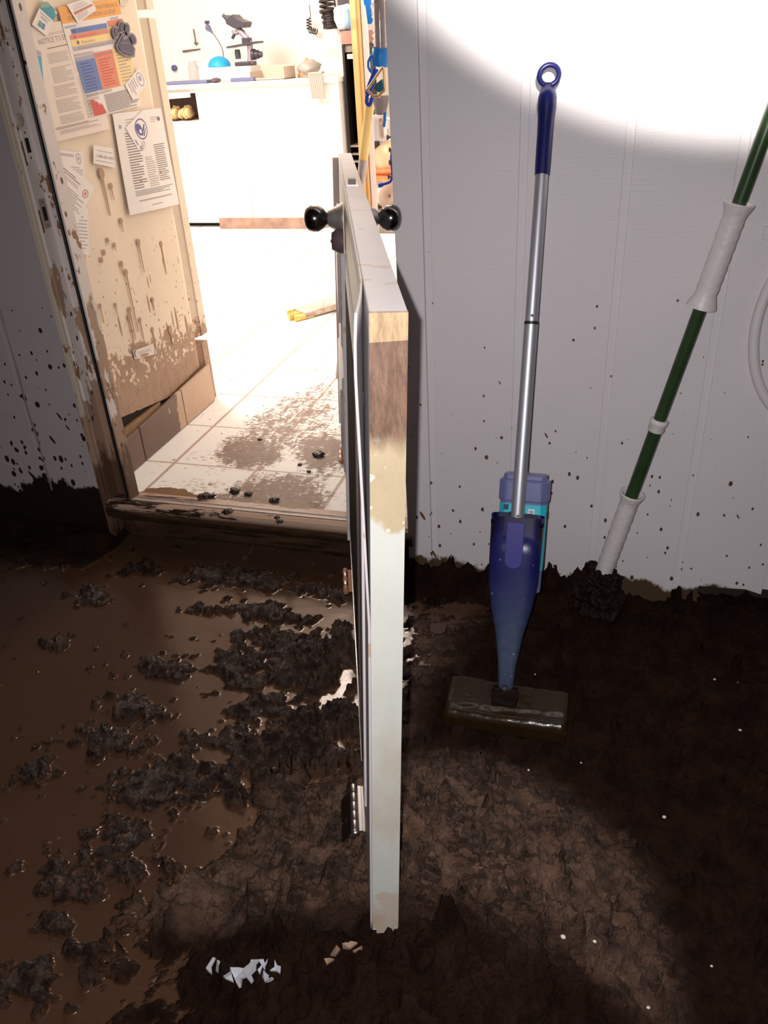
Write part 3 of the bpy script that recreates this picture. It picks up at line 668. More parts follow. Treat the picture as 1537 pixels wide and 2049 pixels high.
door = thing('detached_door', 'off-white door broken off its hinges, tipped on its long edge through the doorway', 'door', dp(0, DT / 2, 0))
def dbox(mb, s0, s1, t0, t1, h0, h1, mi=0): return mb.obox(dp(s0, t0, h0), DE * (s1 - s0), DN * (t1 - t0), DU * (h1 - h0), mi)
slab = MB(); dbox(slab, 0.004, DL, 0.006, DT, 0.0, DW); o = obj('door_slab', slab, 'door_paint', door, 0.0015)
# near end face: core with three stepped edges so the skins read
endf = MB(); dbox(endf, -0.0005, 0.0045, 0.0062, DT - 0.0002, 0.012, DW + 0.0003); dbox(endf, -0.0005, 0.0045, 0.012, DT - 0.007, 0.0, 0.012)
eo = obj('door_end', endf, 'door_edge', door); part_frame(eo, (0, 0, 0)) if False else None
# skin on the knob/hinge side, peeling away at the upper near corner
sk = MB(); n = 60; rows = []
for j in range(31):
    h = DW * j / 30
    for i in range(21):
        s = DL * (i / 20) ** 2.2
        pe = 0.012 * max(0, 1 - s / 0.16) ** 1.5 * max(0, min(1, (h - 0.55) / 0.3)) * (1 if h < 0.9 else 0.9)
        rows.append(dp(s, 0.0045 - pe, h))
sk.grid(rows, 21, 31, flip=True); o = obj('door_skin', sk, 'door_paint', door); so = o.modifiers.new('t', 'SOLIDIFY'); so.thickness = 0.003; so.offset = 0
# raised glazing frame on the same face (window of the door's upper half)
lf = MB(); S0, S1, H0, H1, b_ = 0.10, 0.95, 0.15, 0.80, 0.045
for a in ((S0, S1, H0, H0 + b_), (S0, S1, H1 - b_, H1), (S0, S0 + b_, H0 + b_, H1 - b_)): dbox(lf, a[0], a[1], -0.0005, 0.004, a[2], a[3])
dbox(lf, S1 - b_, S1, -0.0075, 0.003, H0, H1)
obj('glazing_frame', lf, 'door_paint', door, 0.001)
gb_ = MB(); dbox(gb_, S0 + b_ - .002, S0 + b_ + .004, -0.0022, 0.003, H0 + b_, H1 - b_); dbox(gb_, S0 + b_, S1 - b_, -0.003, 0.003, H0 + b_ - .004, H0 + b_ + .003); obj('glazing_bead', gb_, 'chrome', door); gb_ = MB(); dbox(gb_, S0 + b_ + .006, S0 + b_ + .10, -0.0022, 0.003, H0 + b_, H1 - b_); obj('brown_band', gb_, 'rolls', door)  # bead, then a brown band on the glass beside it
g_ = MB(); dbox(g_, S0 + b_, S1 - b_, -0.0012, 0.0025, H0 + b_, H1 - b_); obj('door_glass', g_, 'glass', door)
pn = MB()
for a in ((1.30, 1.92, 0.14, 0.42), (1.30, 1.92, 0.50, 0.78)):
    dbox(pn, a[0], a[1], -0.008, 0.003, a[2], a[3]); dbox(pn, a[0] + .05, a[1] - .05, -0.013, 0.0, a[2] + .05, a[3] - .05)
obj('raised_panel', pn, 'door_paint', door, 0.005)
sw = MB(); dbox(sw, DL - 0.045, DL + 0.003, -0.016, 0.004, 0.02, DW - 0.01); obj('door_sweep', sw, 'pinkboard', door, 0.003)
# latch plates on the upper edge
lp = MB(); dbox(lp, 1.10, 1.20, 0.010, 0.034, DW - 0.001, DW + 0.0012); o = obj('latch_plate', lp, 'chrome', door)
lb = MB(); dbox(lb, 1.13, 1.165, 0.013, 0.030, DW, DW + 0.010); obj('latch_bolt', lb, 'mouse', o)
KS, KH = 1.125, DW - 0.070
for sgn, t0 in ((-1, 0.0), (1, DT)):
    k = MB(); ax = DN * sgn
    k.lathe(dp(KS, t0, KH), ax, [(0.033, 0), (0.0325, 0.003), (0.029, 0.008), (0.023, 0.020), (0.0185, 0.030), (0.014, 0.034)], 28)
    ro = obj('knob_rose', k, 'rose', door)
    k = MB(); k.lathe(dp(KS, t0, KH) + ax * 0.026, ax, [(0.0125, 0), (0.013, 0.010), (0.021, 0.017), (0.0275, 0.028), (0.0285, 0.038), (0.026, 0.049), (0.019, 0.056), (0.010, 0.059), (0, 0.060)], 32)
    obj('door_knob', k, 'darkchrome', door)
k = MB(); k.lathe(dp(KS - 0.02, 0.0, KH - 0.045), DN * -1, [(0.028, 0), (0.026, 0.012), (0.018, 0.026), (0.0, 0.027)], 28); kk = obj('lock_escutcheon', k, 'mouse', door)
obj('keyhole', MB().lathe(dp(KS - 0.02, 0.0, KH - 0.045) + DN * -0.0268, DN * -1, [(0.004, 0), (0.003, 0.002), (0, 0.0021)], 12), 'steel', kk)
for hs, mat, leaf in ((0.185, 'steel', True), (0.915, 'rust', False), (1.70, 'rust', False)):
    L = 0.10; hm = MB(); dbox(hm, hs, hs + L, -0.0022, 0.030, -0.0022, 0.0); dbox(hm, hs, hs + L, -0.009, -0.0005, -0.002, 0.0015); ho = obj('hinge', hm, mat, door, 0.0006)
    ax0 = dp(hs, -0.0135, 0.001)
    for q in range(5):
        c = MB(); c.lathe(ax0 + DE * (q * L / 5 + 0.0006), DE, [(0.0066, 0), (0.0070, 0.001), (0.0070, L / 5 - 0.0022), (0.0066, L / 5 - 0.0012)], 16); obj('knuckle', c, mat if q % 2 == 0 or mat == 'steel' else 'chrome', ho)
    c = MB(); c.lathe(ax0 - DE * 0.008, DE, [(0.004, 0), (0.0072, 0.002), (0.0072, 0.007), (0.004, 0.0085)], 16); obj('pin', c, mat, ho)
    if leaf:
        lf = MB(); dd = (-DN * 0.55 - DU * 0.84).normalized(); lf.obox(ax0 + DE * 0.004 - DN * 0.004, DE * (L - 0.008), dd * 0.036, dd.cross(DE) * 0.0024); obj('leaf', lf, 'darkchrome', ho, 0.002)

# ================================================================== NOTICES ON THE CREAM PANEL
def txtmesh(s, bold=False):
    cu = bpy.data.curves.new('t', 'FONT'); cu.body = s; cu.size = 1.0; cu.resolution_u = 2
    ob = bpy.data.objects.new('t', cu); COL.objects.link(ob); dg = bpy.context.evaluated_depsgraph_get(); dg.update()
    me = bpy.data.meshes.new_from_object(ob.evaluated_get(dg)); vs = [tuple(v.co) for v in me.vertices]; fs = [tuple(p.vertices) for p in me.polygons]
    bpy.data.objects.remove(ob); bpy.data.curves.remove(cu); bpy.data.meshes.remove(me)
    return vs, fs


def paper(name, label, cat, px, layer, base, els, group=None, sag=0.0):
    """px: TL, TR, BR, BL picture corners on the panel plane; els are printed on it in (u, v) with v downward"""
    x = XP + 0.0052 + 0.0014 * layer
    q = [atX(u, v, x) for u, v in px]
    def P(u, v, k=0.0):
        b = 0.006 * sag * math.sin(math.pi * u) * v + 0.0035 * sag * v * v
        p = q[0] * (1 - u) * (1 - v) + q[1] * u * (1 - v) + q[2] * u * v + q[3] * (1 - u) * v
        return Vector((x + k + b, p.y, p.z))
    mb = MB(); names = [base]; nu_, nv_ = 9, 13
    front = [P(i / (nu_ - 1), j / (nv_ - 1)) for j in range(nv_) for i in range(nu_)]; back = [p - Vector((0.0006, 0, 0)) for p in front]
    mb.grid(front, nu_, nv_, 0, False, True); mb.grid(back, nu_, nv_, 0, False)
    def mi(c):
        if c not in names: names.append(c)
        return names.index(c)
    k = 0.00012
    for e in els:
        t = e[0]; k += 0.00004
        if t == 'rect':
            _, a, b, c, d, col = e; n = 6
            vs = [P(a + (c - a) * i / n, v_, k) for v_ in (b, (b + d) / 2, d) for i in range(n + 1)]; mb.grid(vs, n + 1, 3, mi(col), False, True)
        elif t == 'lines':
            _, a, b, c, d, n, col = e
            for i in range(n):
                v0 = b + (d - b) * (i + 0.25) / n; v1 = v0 + (d - b) / n * 0.38; cc = c - (c - a) * random.choice([0, 0.04, 0.1, 0.3])
                mb.grid([P(a + (cc - a) * m / 4, v_, k) for v_ in (v0, v1) for m in range(5)], 5, 2, mi(col), False, True)
        elif t == 'poly':
            vs = [P(u, v, k) for u, v in e[1]]; mb.add(vs, [tuple(range(len(vs)))[::-1]], mi(e[2]))
        elif t == 'ell':
            _, a, b, ra, rb, col = e; vs = [P(a + ra * math.cos(i * math.pi / 12), b + rb * math.sin(i * math.pi / 12), k) for i in range(24)]; mb.add(vs, [tuple(range(24))], mi(col))
        elif t == 'text':
            _, a, b, wd, ht, s, col = e; vs, fs = txtmesh(s); x1 = max(v[0] for v in vs)
            mb.add([P(a + v[0] / x1 * wd, b - v[1] / 0.72 * ht, k) for v in vs], fs, mi(col))
    c = q[3]
    return solo(name, mb, names, label, cat, (x, c.y, c.z), group)


paper('notice', 'large pale notice headed NOTICE TO EMPLOYEES, partly behind the coloured guide', 'poster', [(49, 57), (162, 33), (219, 258), (104, 286)], 0, 'paper_dirty',
      [('text', .16, .155, .78, .045, 'NOTICE TO EMPLOYEES', 'ink2'), ('lines', .3, .075, .8, .1, 2, 'ink'), ('lines', .28, .19, .95, .21, 1, 'ink2'), ('lines', .25, .24, .60, .33, 7, 'ink'), ('lines', .25, .36, .60, .50, 9, 'ink'), ('lines', .22, .52, .60, .62, 6, 'ink'), ('lines', .20, .64, .60, .76, 8, 'ink'), ('lines', .20, .78, .60, .86, 6, 'ink'),
       ('lines', .66, .24, .98, .45, 14, 'ink'), ('lines', .66, .47, .98, .86, 24, 'ink'), ('lines', .1, .875, .9, .90, 2, 'ink2'), ('lines', .15, .91, .85, .945, 3, 'ink')], sag=.4)
paper('guide_poster', 'hazard guide poster with orange header and blue, coral and yellow columns', 'poster', [(115, 14), (236, -4), (282, 211), (177, 239)], 1, 'paper',
      [('rect', 0, 0, 1, .143, 'p_orange'), ('text', .12, .068, .84, .034, 'HAZARDOUS MATERIALS', 'ink2'), ('text', .10, .122, .80, .034, 'IDENTIFICATION GUIDE', 'ink2'),
       ('rect', .02, .165, .20, .185, 'p_grey'), ('rect', .78, .155, .93, .175, 'p_grey'), ('rect', .10, .195, .70, .24, 'p_blue'), ('text', .22, .23, .16, .022, 'Health', 'p_navy'), ('rect', .06, .243, .70, .285, 'p_red'), ('text', .20, .277, .30, .022, 'Flammability', 'p_dred'), ('rect', .06, .288, .72, .345, 'p_yellow'), ('text', .22, .332, .22, .024, 'Reactivity', 'ink2'),
       ('rect', .72, .18, 1, .23, 'p_red'), ('rect', .72, .232, 1, .285, 'p_yellow'), ('rect', .74, .29, 1, .345, 'p_blue'), ('rect', .06, .348, .88, .385, 'p_grey'), ('text', .14, .378, .55, .02, 'Protective Equipment', 'ink2'), ('ell', .15, .218, .022, .016, 'p_navy'), ('ell', .14, .265, .02, .016, 'p_dred'), ('ell', .16, .317, .02, .018, 'ink2'),
       ('rect', .05, .41, .36, .43, 'p_grey'), ('rect', .05, .44, .36, .765, 'p_blue'), ('rect', .36, .43, .69, .77, 'p_red'), ('rect', .69, .43, 1.0, .77, 'p_yellow'), ('rect', .05, .44, .36, .475, 'p_lilac'), ('rect', .37, .44, .68, .468, 'p_rose'),
       ('lines', .10, .49, .30, .75, 9, 'p_navy'), ('lines', .41, .49, .64, .75, 10, 'p_dred'), ('lines', .74, .45, .96, .75, 10, 'ink'), ('text', .06, .80, .46, .02, 'PROTECTIVE EQUIPMENT', 'ink2'),
       ('text', .05, .845, .045, .022, 'A', 'ink2'), ('text', .05, .875, .045, .022, 'B', 'ink2'), ('text', .05, .905, .045, .022, 'C', 'ink2'), ('text', .05, .935, .045, .022, 'D', 'ink2'), ('text', .05, .965, .045, .022, 'E', 'ink2'),
       ('poly', [(.11, .83), (.16, .83), (.18, .86), (.22, .86), (.24, .895), (.29, .895), (.31, .94), (.33, .985), (.11, .985)], 'p_dred'), ('lines', .36, .815, .98, .99, 11, 'ink2')])
paper('teal_card', 'small white card with teal top and leaf emblem, tilted above the notice', 'card', [(87, -2), (114.5, 25), (94, 73), (64, 49)], 3, 'paper',
      [('poly', [(0, .10), (.25, -.02), (.75, -.02), (1, .12), (1, .36), (0, .36)], 'p_teal'), ('poly', [(0, .10), (.2, 0), (.5, .02), (.35, .14), (.1, .3), (0, .3)], 'p_green'), ('lines', .12, .43, .92, .48, 1, 'p_navy'), ('text', .25, .60, .5, .085, 'EARL', 'ink2'),
       ('ell', .36, .74, .12, .055, 'p_green'), ('ell', .58, .74, .11, .055, 'p_teal'), ('ell', .38, .84, .12, .055, 'p_teal'), ('ell', .60, .84, .11, .055, 'p_blue')])
paper('red_band_card', 'white card with red diagonal band stuck over the orange header', 'card', [(133, 9), (180, -5), (193, 20), (156, 47)], 3, 'paper',
      [('text', .2, .22, .5, .12, 'CLINIC', 'ink'), ('lines', .15, .25, .8, .40, 2, 'ink'), ('rect', .08, .45, .95, .60, 'p_rose'), ('lines', .1, .65, .85, .92, 3, 'ink')])
paper('oval_card', 'small white card with grey oval emblem, tilted on the guide edge', 'card', [(278.5, 135), (295, 167), (267, 202), (250, 170)], 3, 'paper',
      [('ell', .5, .22, .40, .17, 'p_lilac'), ('ell', .5, .22, .33, .13, 'paper'), ('ell', .45, .22, .16, .08, 'p_lilac'), ('lines', .1, .45, .9, .9, 4, 'p_lilac')])
paper('list_sheet', 'white printed list sheet hanging at the right edge of cream panel', 'sheet', [(225, 228), (322, 216), (357, 408), (258, 431)], 2, 'paper',
      [('lines', .22, .06, .48, .14, 3, 'ink'), ('lines', .72, .07, .88, .13, 3, 'ink'), ('ell', .90, .10, .035, .022, 'ink2'), ('ell', .10, .13, .03, .02, 'p_lilac'), ('lines', .16, .19, .42, .76, 22, 'ink2'), ('lines', .46, .45, .66, .76, 14, 'ink'), ('lines', .68, .34, .92, .72, 18, 'ink2'), ('lines', .16, .77, .94, .83, 4, 'ink2'), ('lines', .2, .86, .9, .90, 1, 'ink'), ('lines', .42, .93, .66, .955, 1, 'ink'), ('ell', .72, .63, .02, .016, 'stain'), ('ell', .3, .68, .02, .015, 'stain')], sag=1.0)
paper('blue_oval_card', 'white card with large blue oval emblem stuck on list sheet', 'card', [(285, 220), (309, 274), (284, 311), (251, 256)], 4, 'paper',
      [('ell', .42, .42, .33, .30, 'p_navy'), ('ell', .42, .42, .29, .26, 'paper'), ('ell', .37, .52, .20, .14, 'p_navy'), ('poly', [(.35, .22), (.42, .20), (.62, .50), (.56, .56)], 'p_navy'), ('poly', [(.48, .22), (.54, .24), (.68, .44), (.62, .46)], 'p_navy'), ('ell', .45, .5, .07, .06, 'paper'), ('lines', .72, .55, .95, .75, 2, 'p_lilac'), ('rect', .76, .76, .92, .88, 'p_lilac'), ('lines', .5, .86, .7, .95, 1, 'p_navy')])
paper('number_card', 'small white card with a printed phone number beside list sheet', 'card', [(187, 290), (226, 297), (231, 336), (187, 327)], 1, 'paper',
      [('lines', .15, .2, .95, .32, 1, 'p_grey'), ('text', .12, .62, .86, .17, '1-888-426-4435', 'ink2'), ('lines', .1, .74, .95, .86, 1, 'p_grey')])
paper('form_sheet', 'upright white form with round seal behind tilted form', 'sheet', [(90, 295), (167, 306), (171, 364), (120, 360)], 0, 'paper',
      [('lines', .25, .1, .72, .2, 2, 'ink2'), ('ell', .84, .22, .075, .19, 'ink'), ('ell', .84, .22, .055, .14, 'paper'), ('ell', .84, .22, .03, .08, 'ink'), ('lines', .55, .5, .95, .95, 6, 'ink')])
paper('form_sheet', 'white form with round seal, tilted over the upright form beside frame', 'sheet', [(100, 300), (190, 375), (151, 457), (85, 400)], 1, 'paper',
      [('lines', .15, .1, .78, .2, 2, 'ink2'), ('lines', .15, .22, .7, .3, 2, 'ink'), ('ell', .88, .26, .065, .09, 'p_rose'), ('ell', .88, .26, .048, .065, 'paper'), ('ell', .88, .26, .028, .04, 'p_rose'), ('lines', .35, .38, .95, .82, 9, 'ink'), ('ell', .42, .36, .02, .03, 'p_dred')])
paper('form_sheet', 'narrow white sheet hanging lowest beside the door frame', 'sheet', [(130, 415), (176, 418), (179, 511), (150, 507)], 0, 'paper',
      [('lines', .35, .15, .95, .9, 10, 'p_grey')])
paper('turquoise_leaflet', 'turquoise leaflet with grey top strip beside the door frame', 'leaflet', [(40, 88), (82, 103), (93, 232), (55, 232)], 2, 'p_turq', [('rect', 0, 0, 1, .085, 'p_grey'), ('rect', .75, .015, .95, .07, 'p_lilac')])
paper('sticker', 'white and blue sticker smeared with mud low on the cream panel', 'sticker', [(266, 702), (306, 688), (314, 708), (270, 719)], 0, 'paper_dirty', [('ell', .10, .45, .08, .40, 'p_navy'), ('ell', .14, .5, .07, .35, 'paper_dirty'), ('ell', .90, .7, .08, .25, 'p_navy'), ('ell', .88, .65, .07, .25, 'paper_dirty'), ('lines', .2, .3, .85, .6, 2, 'p_lilac'), ('ell', .45, .8, .2, .15, 'stain')])
paper('label_strip', 'tiny grey printed label at the top of panel, right of orange header', 'label', [(239, -9), (257, -11), (259, 9), (241, 11)], 0, 'paper_dirty', [('lines', .1, .1, .9, .9, 4, 'ink')])
# paw magnet
xq = XP + 0.0052 + 0.006
def pxy(u, v): return atX(u / 3.8425, v / 3.8425, xq)
paw = thing('paw_magnet', 'dark blue paw-shaped magnet on the upper right of guide poster', 'magnet', pxy(960, 440))
def pell(c, a, b, an, n=20):
    an = math.radians(an); out = []
    for i in range(n):
        t = 2 * math.pi * i / n; x_, y_ = a * math.cos(t), b * math.sin(t); out.append(pxy(c[0] + x_ * math.cos(an) - y_ * math.sin(an), c[1] + x_ * math.sin(an) + y_ * math.cos(an)))
    return out
bk = MB()
toes = [((885, 248), 27, 52, -8), ((928, 208), 27, 52, 4), ((968, 222), 26, 50, -4), ((1015, 300), 28, 50, -20)]
for c, a, b, an in toes: bk.prism(pell(c, a, b, an), (0.003, 0, 0))
mainpad = [(905, 310), (930, 262), (960, 250), (985, 275), (1010, 330), (1035, 375), (1030, 440), (1000, 445), (950, 432), (905, 400), (885, 350)]
bk.prism([pxy(*p) for p in mainpad], (0.003, 0, 0)); obj('backing', bk, 'paw2', paw)
for c, a, b, an in toes:
    t = MB(); t.prism([p + Vector((0.003, 0, 0)) for p in pell(c, a * .62, b * .70, an)], (0.0015, 0, 0)); obj('toe_pad', t, 'paw', paw)
t = MB(); t.prism([pxy(960 + (p[0] - 960) * .82, 352 + (p[1] - 352) * .82) + Vector((0.003, 0, 0)) for p in mainpad], (0.0015, 0, 0)); o = obj('main_pad', t, 'paw', paw)
t = MB(); t.prism([p + Vector((0.0045, 0, 0)) for p in pell((950, 292), 20, 14, 0)], (0.0006, 0, 0)); t.prism([pxy(*p) + Vector((0.0045, 0, 0)) for p in ((920, 325), (985, 330), (984, 336), (920, 331))], (0.0006, 0, 0)); t.prism([pxy(*p) + Vector((0.0045, 0, 0)) for p in ((930, 385), (1000, 408), (998, 414), (928, 391))], (0.0006, 0, 0)); obj('badge', t, 'paw3', o)

# ================================================================== FLAT MOP LEANING ON THE WALL
A = Vector((-0.172, 1.840, 1.145)); Bj = Vector((-0.167, 1.377, -0.06)); ax = (A - Bj).normalized(); LM = (A - Bj).length
wx = Vector((1, 0, 0)) - ax * ax.x; wx.normalize(); fn = wx.cross(ax)          # fn points to the viewer
if fn.y > 0: fn = -fn
def mp(a, b, c): return Bj + wx * a + ax * b + fn * c
def vfind(v):     # distance along the pole that shows at picture row v
    lo, hi = 0.0, LM
    for _ in range(40):
        m_ = (lo + hi) / 2
        if proj(mp(0, m_, 0))[1] > v: lo = m_
        else: hi = m_
    return lo
mop = thing('flat_mop', 'blue flat mop with silver pole leaning against white wall, head sunk in mud', 'mop', Bj)
tb_, tj, tg, tn = vfind(1046), vfind(645), vfind(350), vfind(172)
obj('pole', MB().tube([mp(0, tb_ - 0.05, 0), mp(0, tj, 0)], 0.0142, 20), 'alu', mop)
po = obj('upper_pole', MB().tube([mp(0, tj + 0.001, 0), mp(0, tg + 0.01, 0)], 0.0132, 20), 'alu', mop)
obj('pole_joint', MB().tube([mp(0, tj - 0.004, 0), mp(0, tj + 0.002, 0)], 0.0145, 20), 'black', mop)
for tv in (vfind(632), vfind(1030)): obj('rivet', MB().lathe(mp(0.002, tv, 0.0135), fn, [(0.003, 0), (0.0024, 0.0012), (0, 0.0014)], 12), 'chrome', mop)
gp = [(0.0146, tg), (0.0152, tg + .02), (0.0155, tg + .08), (0.0162, tg + .105), (0.0185, tg + .125), (0.0180, tg + .145), (0.0145, tg + .162), (0.0095, tn - 0.003), (0.0090, tn + 0.004)]
grp = MB().lathe(Bj, ax, gp, 24); obj('hand_grip', grp, 'blue', mop)
cr = mp(0, tn + 0.020, 0); obj('hanging_ring', MB().tube([cr + (wx * math.cos(i * math.pi / 14) + ax * math.sin(i * math.pi / 14)) * 0.019 for i in range(28)], 0.0052, 10, closed=True), 'blue', mop)
# body shell: wide flat top tapering to a narrow foot
secs = [(0.000, .014, .013), (0.010, .017, .016), (0.06, .020, .020), (0.13, .030, .024), (0.19, .044, .027), (0.25, .054, .029), (0.32, .056, .030), (0.40, .057, .030), (tb_ - 0.006, .0575, .029), (tb_, .054, .026)]
sh = MB(); vs = []; seg = 28
for (b, hwid, dep) in secs:
    for k in range(seg):
        an = 2 * math.pi * k / seg; cx_, sx_ = math.cos(an), math.sin(an)
        vs.append(mp(hwid * math.copysign(abs(cx_) ** 0.55, cx_), b, dep * math.copysign(abs(sx_) ** 0.75, sx_) - 0.012))
sh.add(vs, [(i * seg + k, i * seg + (k + 1) % seg, (i + 1) * seg + (k + 1) % seg, (i + 1) * seg + k) for i in range(len(secs) - 1) for k in range(seg)], 0, True)
sh.add(vs[-seg:], [tuple(range(seg))]); sh.add(vs[:seg], [tuple(range(seg))[::-1]])
body = obj('body', sh, 'blue_body', mop)
tt = MB(); t0, t1 = vfind(1134), tb_ + 0.004; pts_ = [mp(-.0185, t1, .0195), mp(.0185, t1, .0195)] + [mp(.019 * math.cos(a), t0 + 0.018 - 0.018 * math.sin(a), .0195) for a in [i * math.pi / 10 for i in range(11)]]
tt.prism(pts_, fn * 0.0035); obj('thumb_tab', tt, 'blue2', body, 0.001)
obj('pivot_pin', MB().lathe(mp(0, 0.014, 0.004), fn, [(0.0085, 0), (0.0085, 0.003), (0.006, 0.0035), (0.006, 0.001), (0, 0.001)], 18), 'lab_dark', body)
hc = [atZ(u, v, -0.098) for u, v in ((900, 1352), (1142, 1388), (1135, 1462), (885, 1424))]
hd = MB(); nu, nv = 40, 18; top = []; bot = []
for j in range(nv):
    for i in range(nu):
        a, b = i / (nu - 1), j / (nv - 1); p = hc[0] * (1 - a) * (1 - b) + hc[1] * a * (1 - b) + hc[2] * a * b + hc[3] * (1 - a) * b
        ed = min(a, 1 - a, b * .45, (1 - b) * .45); k = min(1, ed / 0.035); rip = 0.0022 * noise.noise((p.x * 40, p.y * 60, 0)) + 0.002 * math.sin(b * 19 + a * 3) * (1 if b > 0.6 else 0)
        zt = -0.112 + 0.020 * math.sqrt(max(0, 1 - (1 - k) ** 2)) + rip + 0.006 * (1 - b)
        top.append((p.x, p.y, zt)); bot.append((p.x, p.y, -0.155))
hd.grid(top, nu, nv, flip=True)
rim = [i for i in range(nu)] + [j * nu + nu - 1 for j in range(1, nv)] + [(nv - 1) * nu + i for i in range(nu - 2, -1, -1)] + [j * nu for j in range(nv - 2, 0, -1)]
hd.add([top[i] for i in rim] + [bot[i] for i in rim], [(i, (i + 1) % len(rim), (i + 1) % len(rim) + len(rim), i + len(rim)) for i in range(len(rim))], 0, True)
obj('mop_head', hd, 'brownmud', mop)
jn = MB(); jn.obox(mp(-.028, -.030, -.016), wx * .056, ax * .040, fn * .022); jn.tube([mp(-.030, -.008, -.004), mp(.030, -.008, -.004)], 0.010, 14); obj('swivel_joint', jn, 'darkmud', mop, 0.003)
# cleaner bottle held behind the mop body
bt0, bt1 = tb_ - 0.165, vfind(955)
bc = lambda a, b, c: mp(a + 0.000, b, c - 0.074)
bot = thing('cleaner_bottle', 'lilac and turquoise cleaner bottle tucked behind the blue mop body', 'bottle', bc(0.004, bt0, 0))
def rbox(mb, b0, b1, x0, x1, d0, d1, ch=0.012, mi=0):
    ring = [(x0 + ch, d0), (x1 - ch, d0), (x1, d0 + ch), (x1, d1 - ch), (x1 - ch, d1), (x0 + ch, d1), (x0, d1 - ch), (x0, d0 + ch)]
    mb.prism([bc(x, b0, d) for x, d in ring], ax * (b1 - b0), mi)
bl = bt1
b1 = MB(); rbox(b1, bt0, bl - 0.058, -.046, .056, -.032, .030); obj('bottle_body', b1, 'bottle', bot, 0.003)
b1 = MB(); rbox(b1, bl - 0.060, bl - 0.012, -.050, .060, -.034, .033, .016); obj('shoulder', b1, 'bottle', bot, 0.004)
b1 = MB(); rbox(b1, bl - 0.014, bl, -.042, .052, -.028, .022, .008); obj('bottle_base', b1, 'bottle', bot, 0.003)
b1 = MB(); rbox(b1, bt0 + 0.05, bl - 0.064, -.0467, .0567, -.0327, .0307); lb_ = obj('label', b1, 'turq', bot, 0.002)
dF = 0.0309
def lq(x0, x1, b0, b1_, m, k=0.0004):
    q = MB(); q.obox(bc(x0, bl - b0, dF), wx * (x1 - x0), ax * (b0 - b1_), fn * k); obj('print', q, m, lb_)
lq(-.036, -.025, .079, .067, 'navy'); lq(-.016, .0, .083, .070, 'lab_white'); lq(.018, .032, .108, .074, 'lab_white')
q = MB()
for i in range(9): q.obox(bc(.0195, bl - .105 + i * .0034, dF + .0004), wx * .011, ax * (.0012 + .0008 * (i % 2)), fn * .0003)
obj('barcode', q, 'navy', lb_)
q = MB(); q.lathe(bc(-.018, bl - .096, dF), fn, [(.0135, 0), (.0135, .0004), (0, .0004)], 28); obj('print', q, 'navy', lb_)
q = MB(); q.lathe(bc(-.018, bl - .096, dF + .0004), fn, [(.0105, 0), (.0105, .0004), (0, .0004)], 28); obj('print', q, 'lab_white', lb_)
vs, fs = txtmesh('b'); q = MB(); q.add([bc(-.0215 + v[0] * .013, bl - .1015 + v[1] * .015, dF + .0009) for v in vs], fs); obj('print', q, 'navy', lb_)
q = MB(); q.obox(bc(.0569, bl - .098, -.022), fn * .034, ax * .014 + fn * 0, wx * .0006); obj('print', q, 'lab_dark', lb_)

# ================================================================== GREEN POLE MOP
yb = 1.80
bp = lambda u, v: atY(u, v, yb)
Q0, Q1 = bp(1203, 1158), bp(1480, 405); bd = (Q1 - Q0).normalized(); Q0 = Vector((Q0.x, yb, Q0.z)); LB = 1.48
tw = thing('twist_mop', 'green pole mop with white grips leaning right of blue mop, head caked in mud', 'mop', Q0 + bd * -0.04)
bq = lambda t: Q0 + bd * t
tt_ = lambda u, v: (bp(u, v) - Q0).dot(bd)
obj('pole', MB().tube([bq(0.0), bq(tt_(1312, 845))], 0.0155, 18), 'green', tw)
obj('upper_pole', MB().tube([bq(tt_(1312, 845)), bq(LB)], 0.0140, 18), 'green', tw)
for (a, b) in ((tt_(1395, 612), tt_(1478, 405)), (0.012, tt_(1265, 987))):
    L = b - a; pr = [(0.031, 0), (0.0305, .004), (0.0245, .020)] if a > 0.1 else [(0.023, 0), (0.0215, 0.02)]
    nrib = 14
    for i in range(nrib + 1):
        t = 0.03 + (L - 0.06) * i / nrib; pr += [(0.0215 + 0.0016 * (i % 2), t)]
    pr += [(0.0245, L - .018), (0.0300, L - .004), (0.0305, L), (0.027, L), (0.0165, L - 0.01)]
    obj('grip', MB().lathe(bq(a), bd, pr, 28), 'grip', tw)
tc_ = tt_(1311, 850); obj('collar', MB().lathe(bq(tc_ - .014), bd, [(0.0175, 0), (0.019, .003), (0.0185, .016), (0.021, .02), (0.021, .027), (0.0165, .030)], 22), 'grip', tw)
ch = MB()
ch.blob((Q0.x + 0.002, yb - 0.004, -0.030), (0.044, 0.045, 0.046), 0, 0.45, 2.6, 3, 5); ch.blob((Q0.x - 0.012, yb - 0.005, -0.085), (0.058, 0.060, 0.06), 0, 0.45, 2.6, 5, 5); ch.blob((Q0.x + 0.015, yb - 0.01, -0.09), (0.045, 0.055, 0.05), 0, 0.45, 2.6, 9, 4)
ch.blob((Q0.x - 0.024, yb + 0.02, 0.002), (0.018, 0.018, 0.018), 0, 0.5, 2, 2, 3)
obj('mop_head', ch, 'darkmud', tw)
